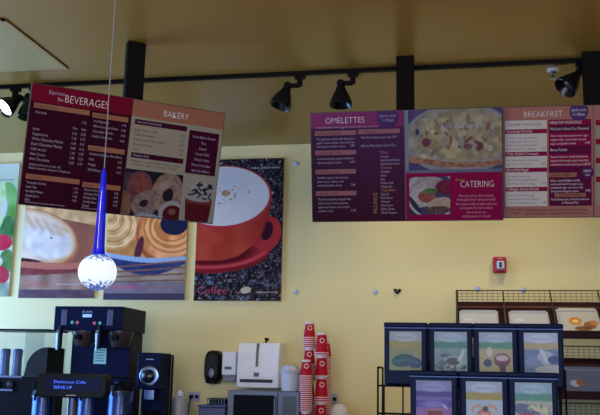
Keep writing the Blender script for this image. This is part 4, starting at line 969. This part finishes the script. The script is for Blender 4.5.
# globe with blue streaks near the neck and speckles near the bottom, all in the glass itself
gm_ = bpy.data.materials.new('speckled_globe'); gm_.use_nodes = True; nt = gm_.node_tree; b = nt.nodes['Principled BSDF']
tc = nt.nodes.new('ShaderNodeTexCoord'); sx = nt.nodes.new('ShaderNodeSeparateXYZ'); nt.links.new(tc.outputs['Generated'], sx.inputs[0])
mp = nt.nodes.new('ShaderNodeMapping'); mp.inputs['Scale'].default_value = (14, 14, 7); nt.links.new(tc.outputs['Generated'], mp.inputs[0])
nz = nt.nodes.new('ShaderNodeTexNoise'); nz.inputs['Scale'].default_value = 1.0; nz.inputs['Detail'].default_value = 1; nt.links.new(mp.outputs[0], nz.inputs['Vector'])
def mth(op, a, b_=None):
    n_ = nt.nodes.new('ShaderNodeMath'); n_.operation = op
    for i, v in enumerate((a, b_)):
        if v is None: continue
        if isinstance(v, (int, float)): n_.inputs[i].default_value = v
        else: nt.links.new(v, n_.inputs[i])
    return n_.outputs[0]
zc_ = mth('ABSOLUTE', mth('SUBTRACT', sx.outputs[2], .5)); edge = mth('MULTIPLY', mth('SUBTRACT', zc_, .22), 1.5)
fac = mth('MULTIPLY', mth('SUBTRACT', mth('ADD', nz.outputs['Fac'], edge), .6), 6)
cl = nt.nodes.new('ShaderNodeClamp'); nt.links.new(fac, cl.inputs[0])
mx = nt.nodes.new('ShaderNodeMix'); mx.data_type = 'RGBA'; mx.inputs[6].default_value = (.85, .92, 1, 1); mx.inputs[7].default_value = (.04, .09, .38, 1)
nt.links.new(cl.outputs[0], mx.inputs[0]); b.inputs['Base Color'].default_value = (.12, .16, .3, 1); nt.links.new(mx.outputs[2], b.inputs['Emission Color']); b.inputs['Emission Strength'].default_value = 1.05
b.inputs['Roughness'].default_value = .15
prof = [(0.0001, -R_)]
for i in range(1, 22):
    th = -math.pi/2+math.pi*i/22*.93; prof.append((R_*math.cos(th), R_*math.sin(th)*(1.0 if th < 0 else .95)))
prof.append((.012, R_*.98))
gl = MB().lathe((gc.x, gc.y, gc.z), (0, 0, 1), prof, 40).build('glowing_globe', gm_, t, smooth=True)

# ================================================================== light
def area(name, loc, rot, sx, sy, power, col):
    l = bpy.data.lights.new(name, 'AREA'); l.shape = 'RECTANGLE'; l.size = sx; l.size_y = sy; l.energy = power; l.color = col
    o = bpy.data.objects.new(name, l); COL.objects.link(o); o.location = loc; o.rotation_euler = rot; return o
area('daylight_window', (-1.0, YB-.02, 1.32), (math.radians(90), 0, 0), 6.2, 2.0, 275, (.48, .69, 1.0))
area('daylight_side_window', (XL-.02, 4.65, 1.62), (math.radians(90), 0, math.radians(-90)), 2.1, 1.35, 165, (.22, .48, 1.0))
w_ = bpy.data.worlds.new('world'); S.world = w_; w_.use_nodes = True
w_.node_tree.nodes['Background'].inputs[0].default_value = (.5, .65, 1, 1); w_.node_tree.nodes['Background'].inputs[1].default_value = .8
l = bpy.data.lights.new('spot_lamp', 'SPOT'); l.energy = 30; l.color = (1, .97, .9); l.spot_size = math.radians(80); l.spot_blend = .6; l.shadow_soft_size = .04
o = bpy.data.objects.new('spot_lamp', l); COL.objects.link(o); o.location = Lpos; o.rotation_euler = Ldir.to_track_quat('-Z', 'Y').to_euler()
# added warm fill points without fixtures, out of view, to lift the wall
for (x, y) in ((-1.6, 1.2), (1.4, 1.2), (-.2, -1.2)):
    l = bpy.data.lights.new('warm_fill', 'POINT'); l.energy = 62; l.color = (1, .82, .52); l.shadow_soft_size = .15
    o = bpy.data.objects.new('warm_fill', l); COL.objects.link(o); o.location = (x, y, 2.3)

for i_, x in enumerate((-.4, .5, -2.2)):  # added lights, unseen behind the boards, brightening the wall below them
    q = thing('added_wall_wash', (x, 5.52, CZ), ('added ceiling light to brighten the wall, hidden behind the omelettes board', 'added ceiling light to brighten the wall, hidden behind the breakfast board', 'added ceiling light to brighten the wall, hidden behind the beverages board')[i_], 'downlight')
    MB().lathe((x, 5.52, CZ), (0, 0, -1), [(.06, 0), (.06, .004), (.048, .006), (.045, .002), (0, .002)], 24).build('added_trim', mat('white_enamel'), q, smooth=True)
    l = bpy.data.lights.new('added_wash_lamp', 'SPOT'); l.energy = (34, 34, 18)[i_]; l.color = (1, .86, .6); l.spot_size = math.radians(150); l.spot_blend = 1; l.shadow_soft_size = .06
    o = bpy.data.objects.new('added_wash_lamp', l); COL.objects.link(o); o.location = (x, 5.52, CZ-.02)
S.view_settings.view_transform = 'Standard'; S.view_settings.look = 'None'; S.view_settings.exposure = -.14; S.view_settings.gamma = 1
S.view_settings.use_curve_mapping = False
S.cycles.use_denoising = True
try: S.cycles.denoiser = 'OPENIMAGEDENOISE'
except Exception: pass
S.cycles.max_bounces = 8; S.cycles.diffuse_bounces = 4; S.cycles.sample_clamp_indirect = 4
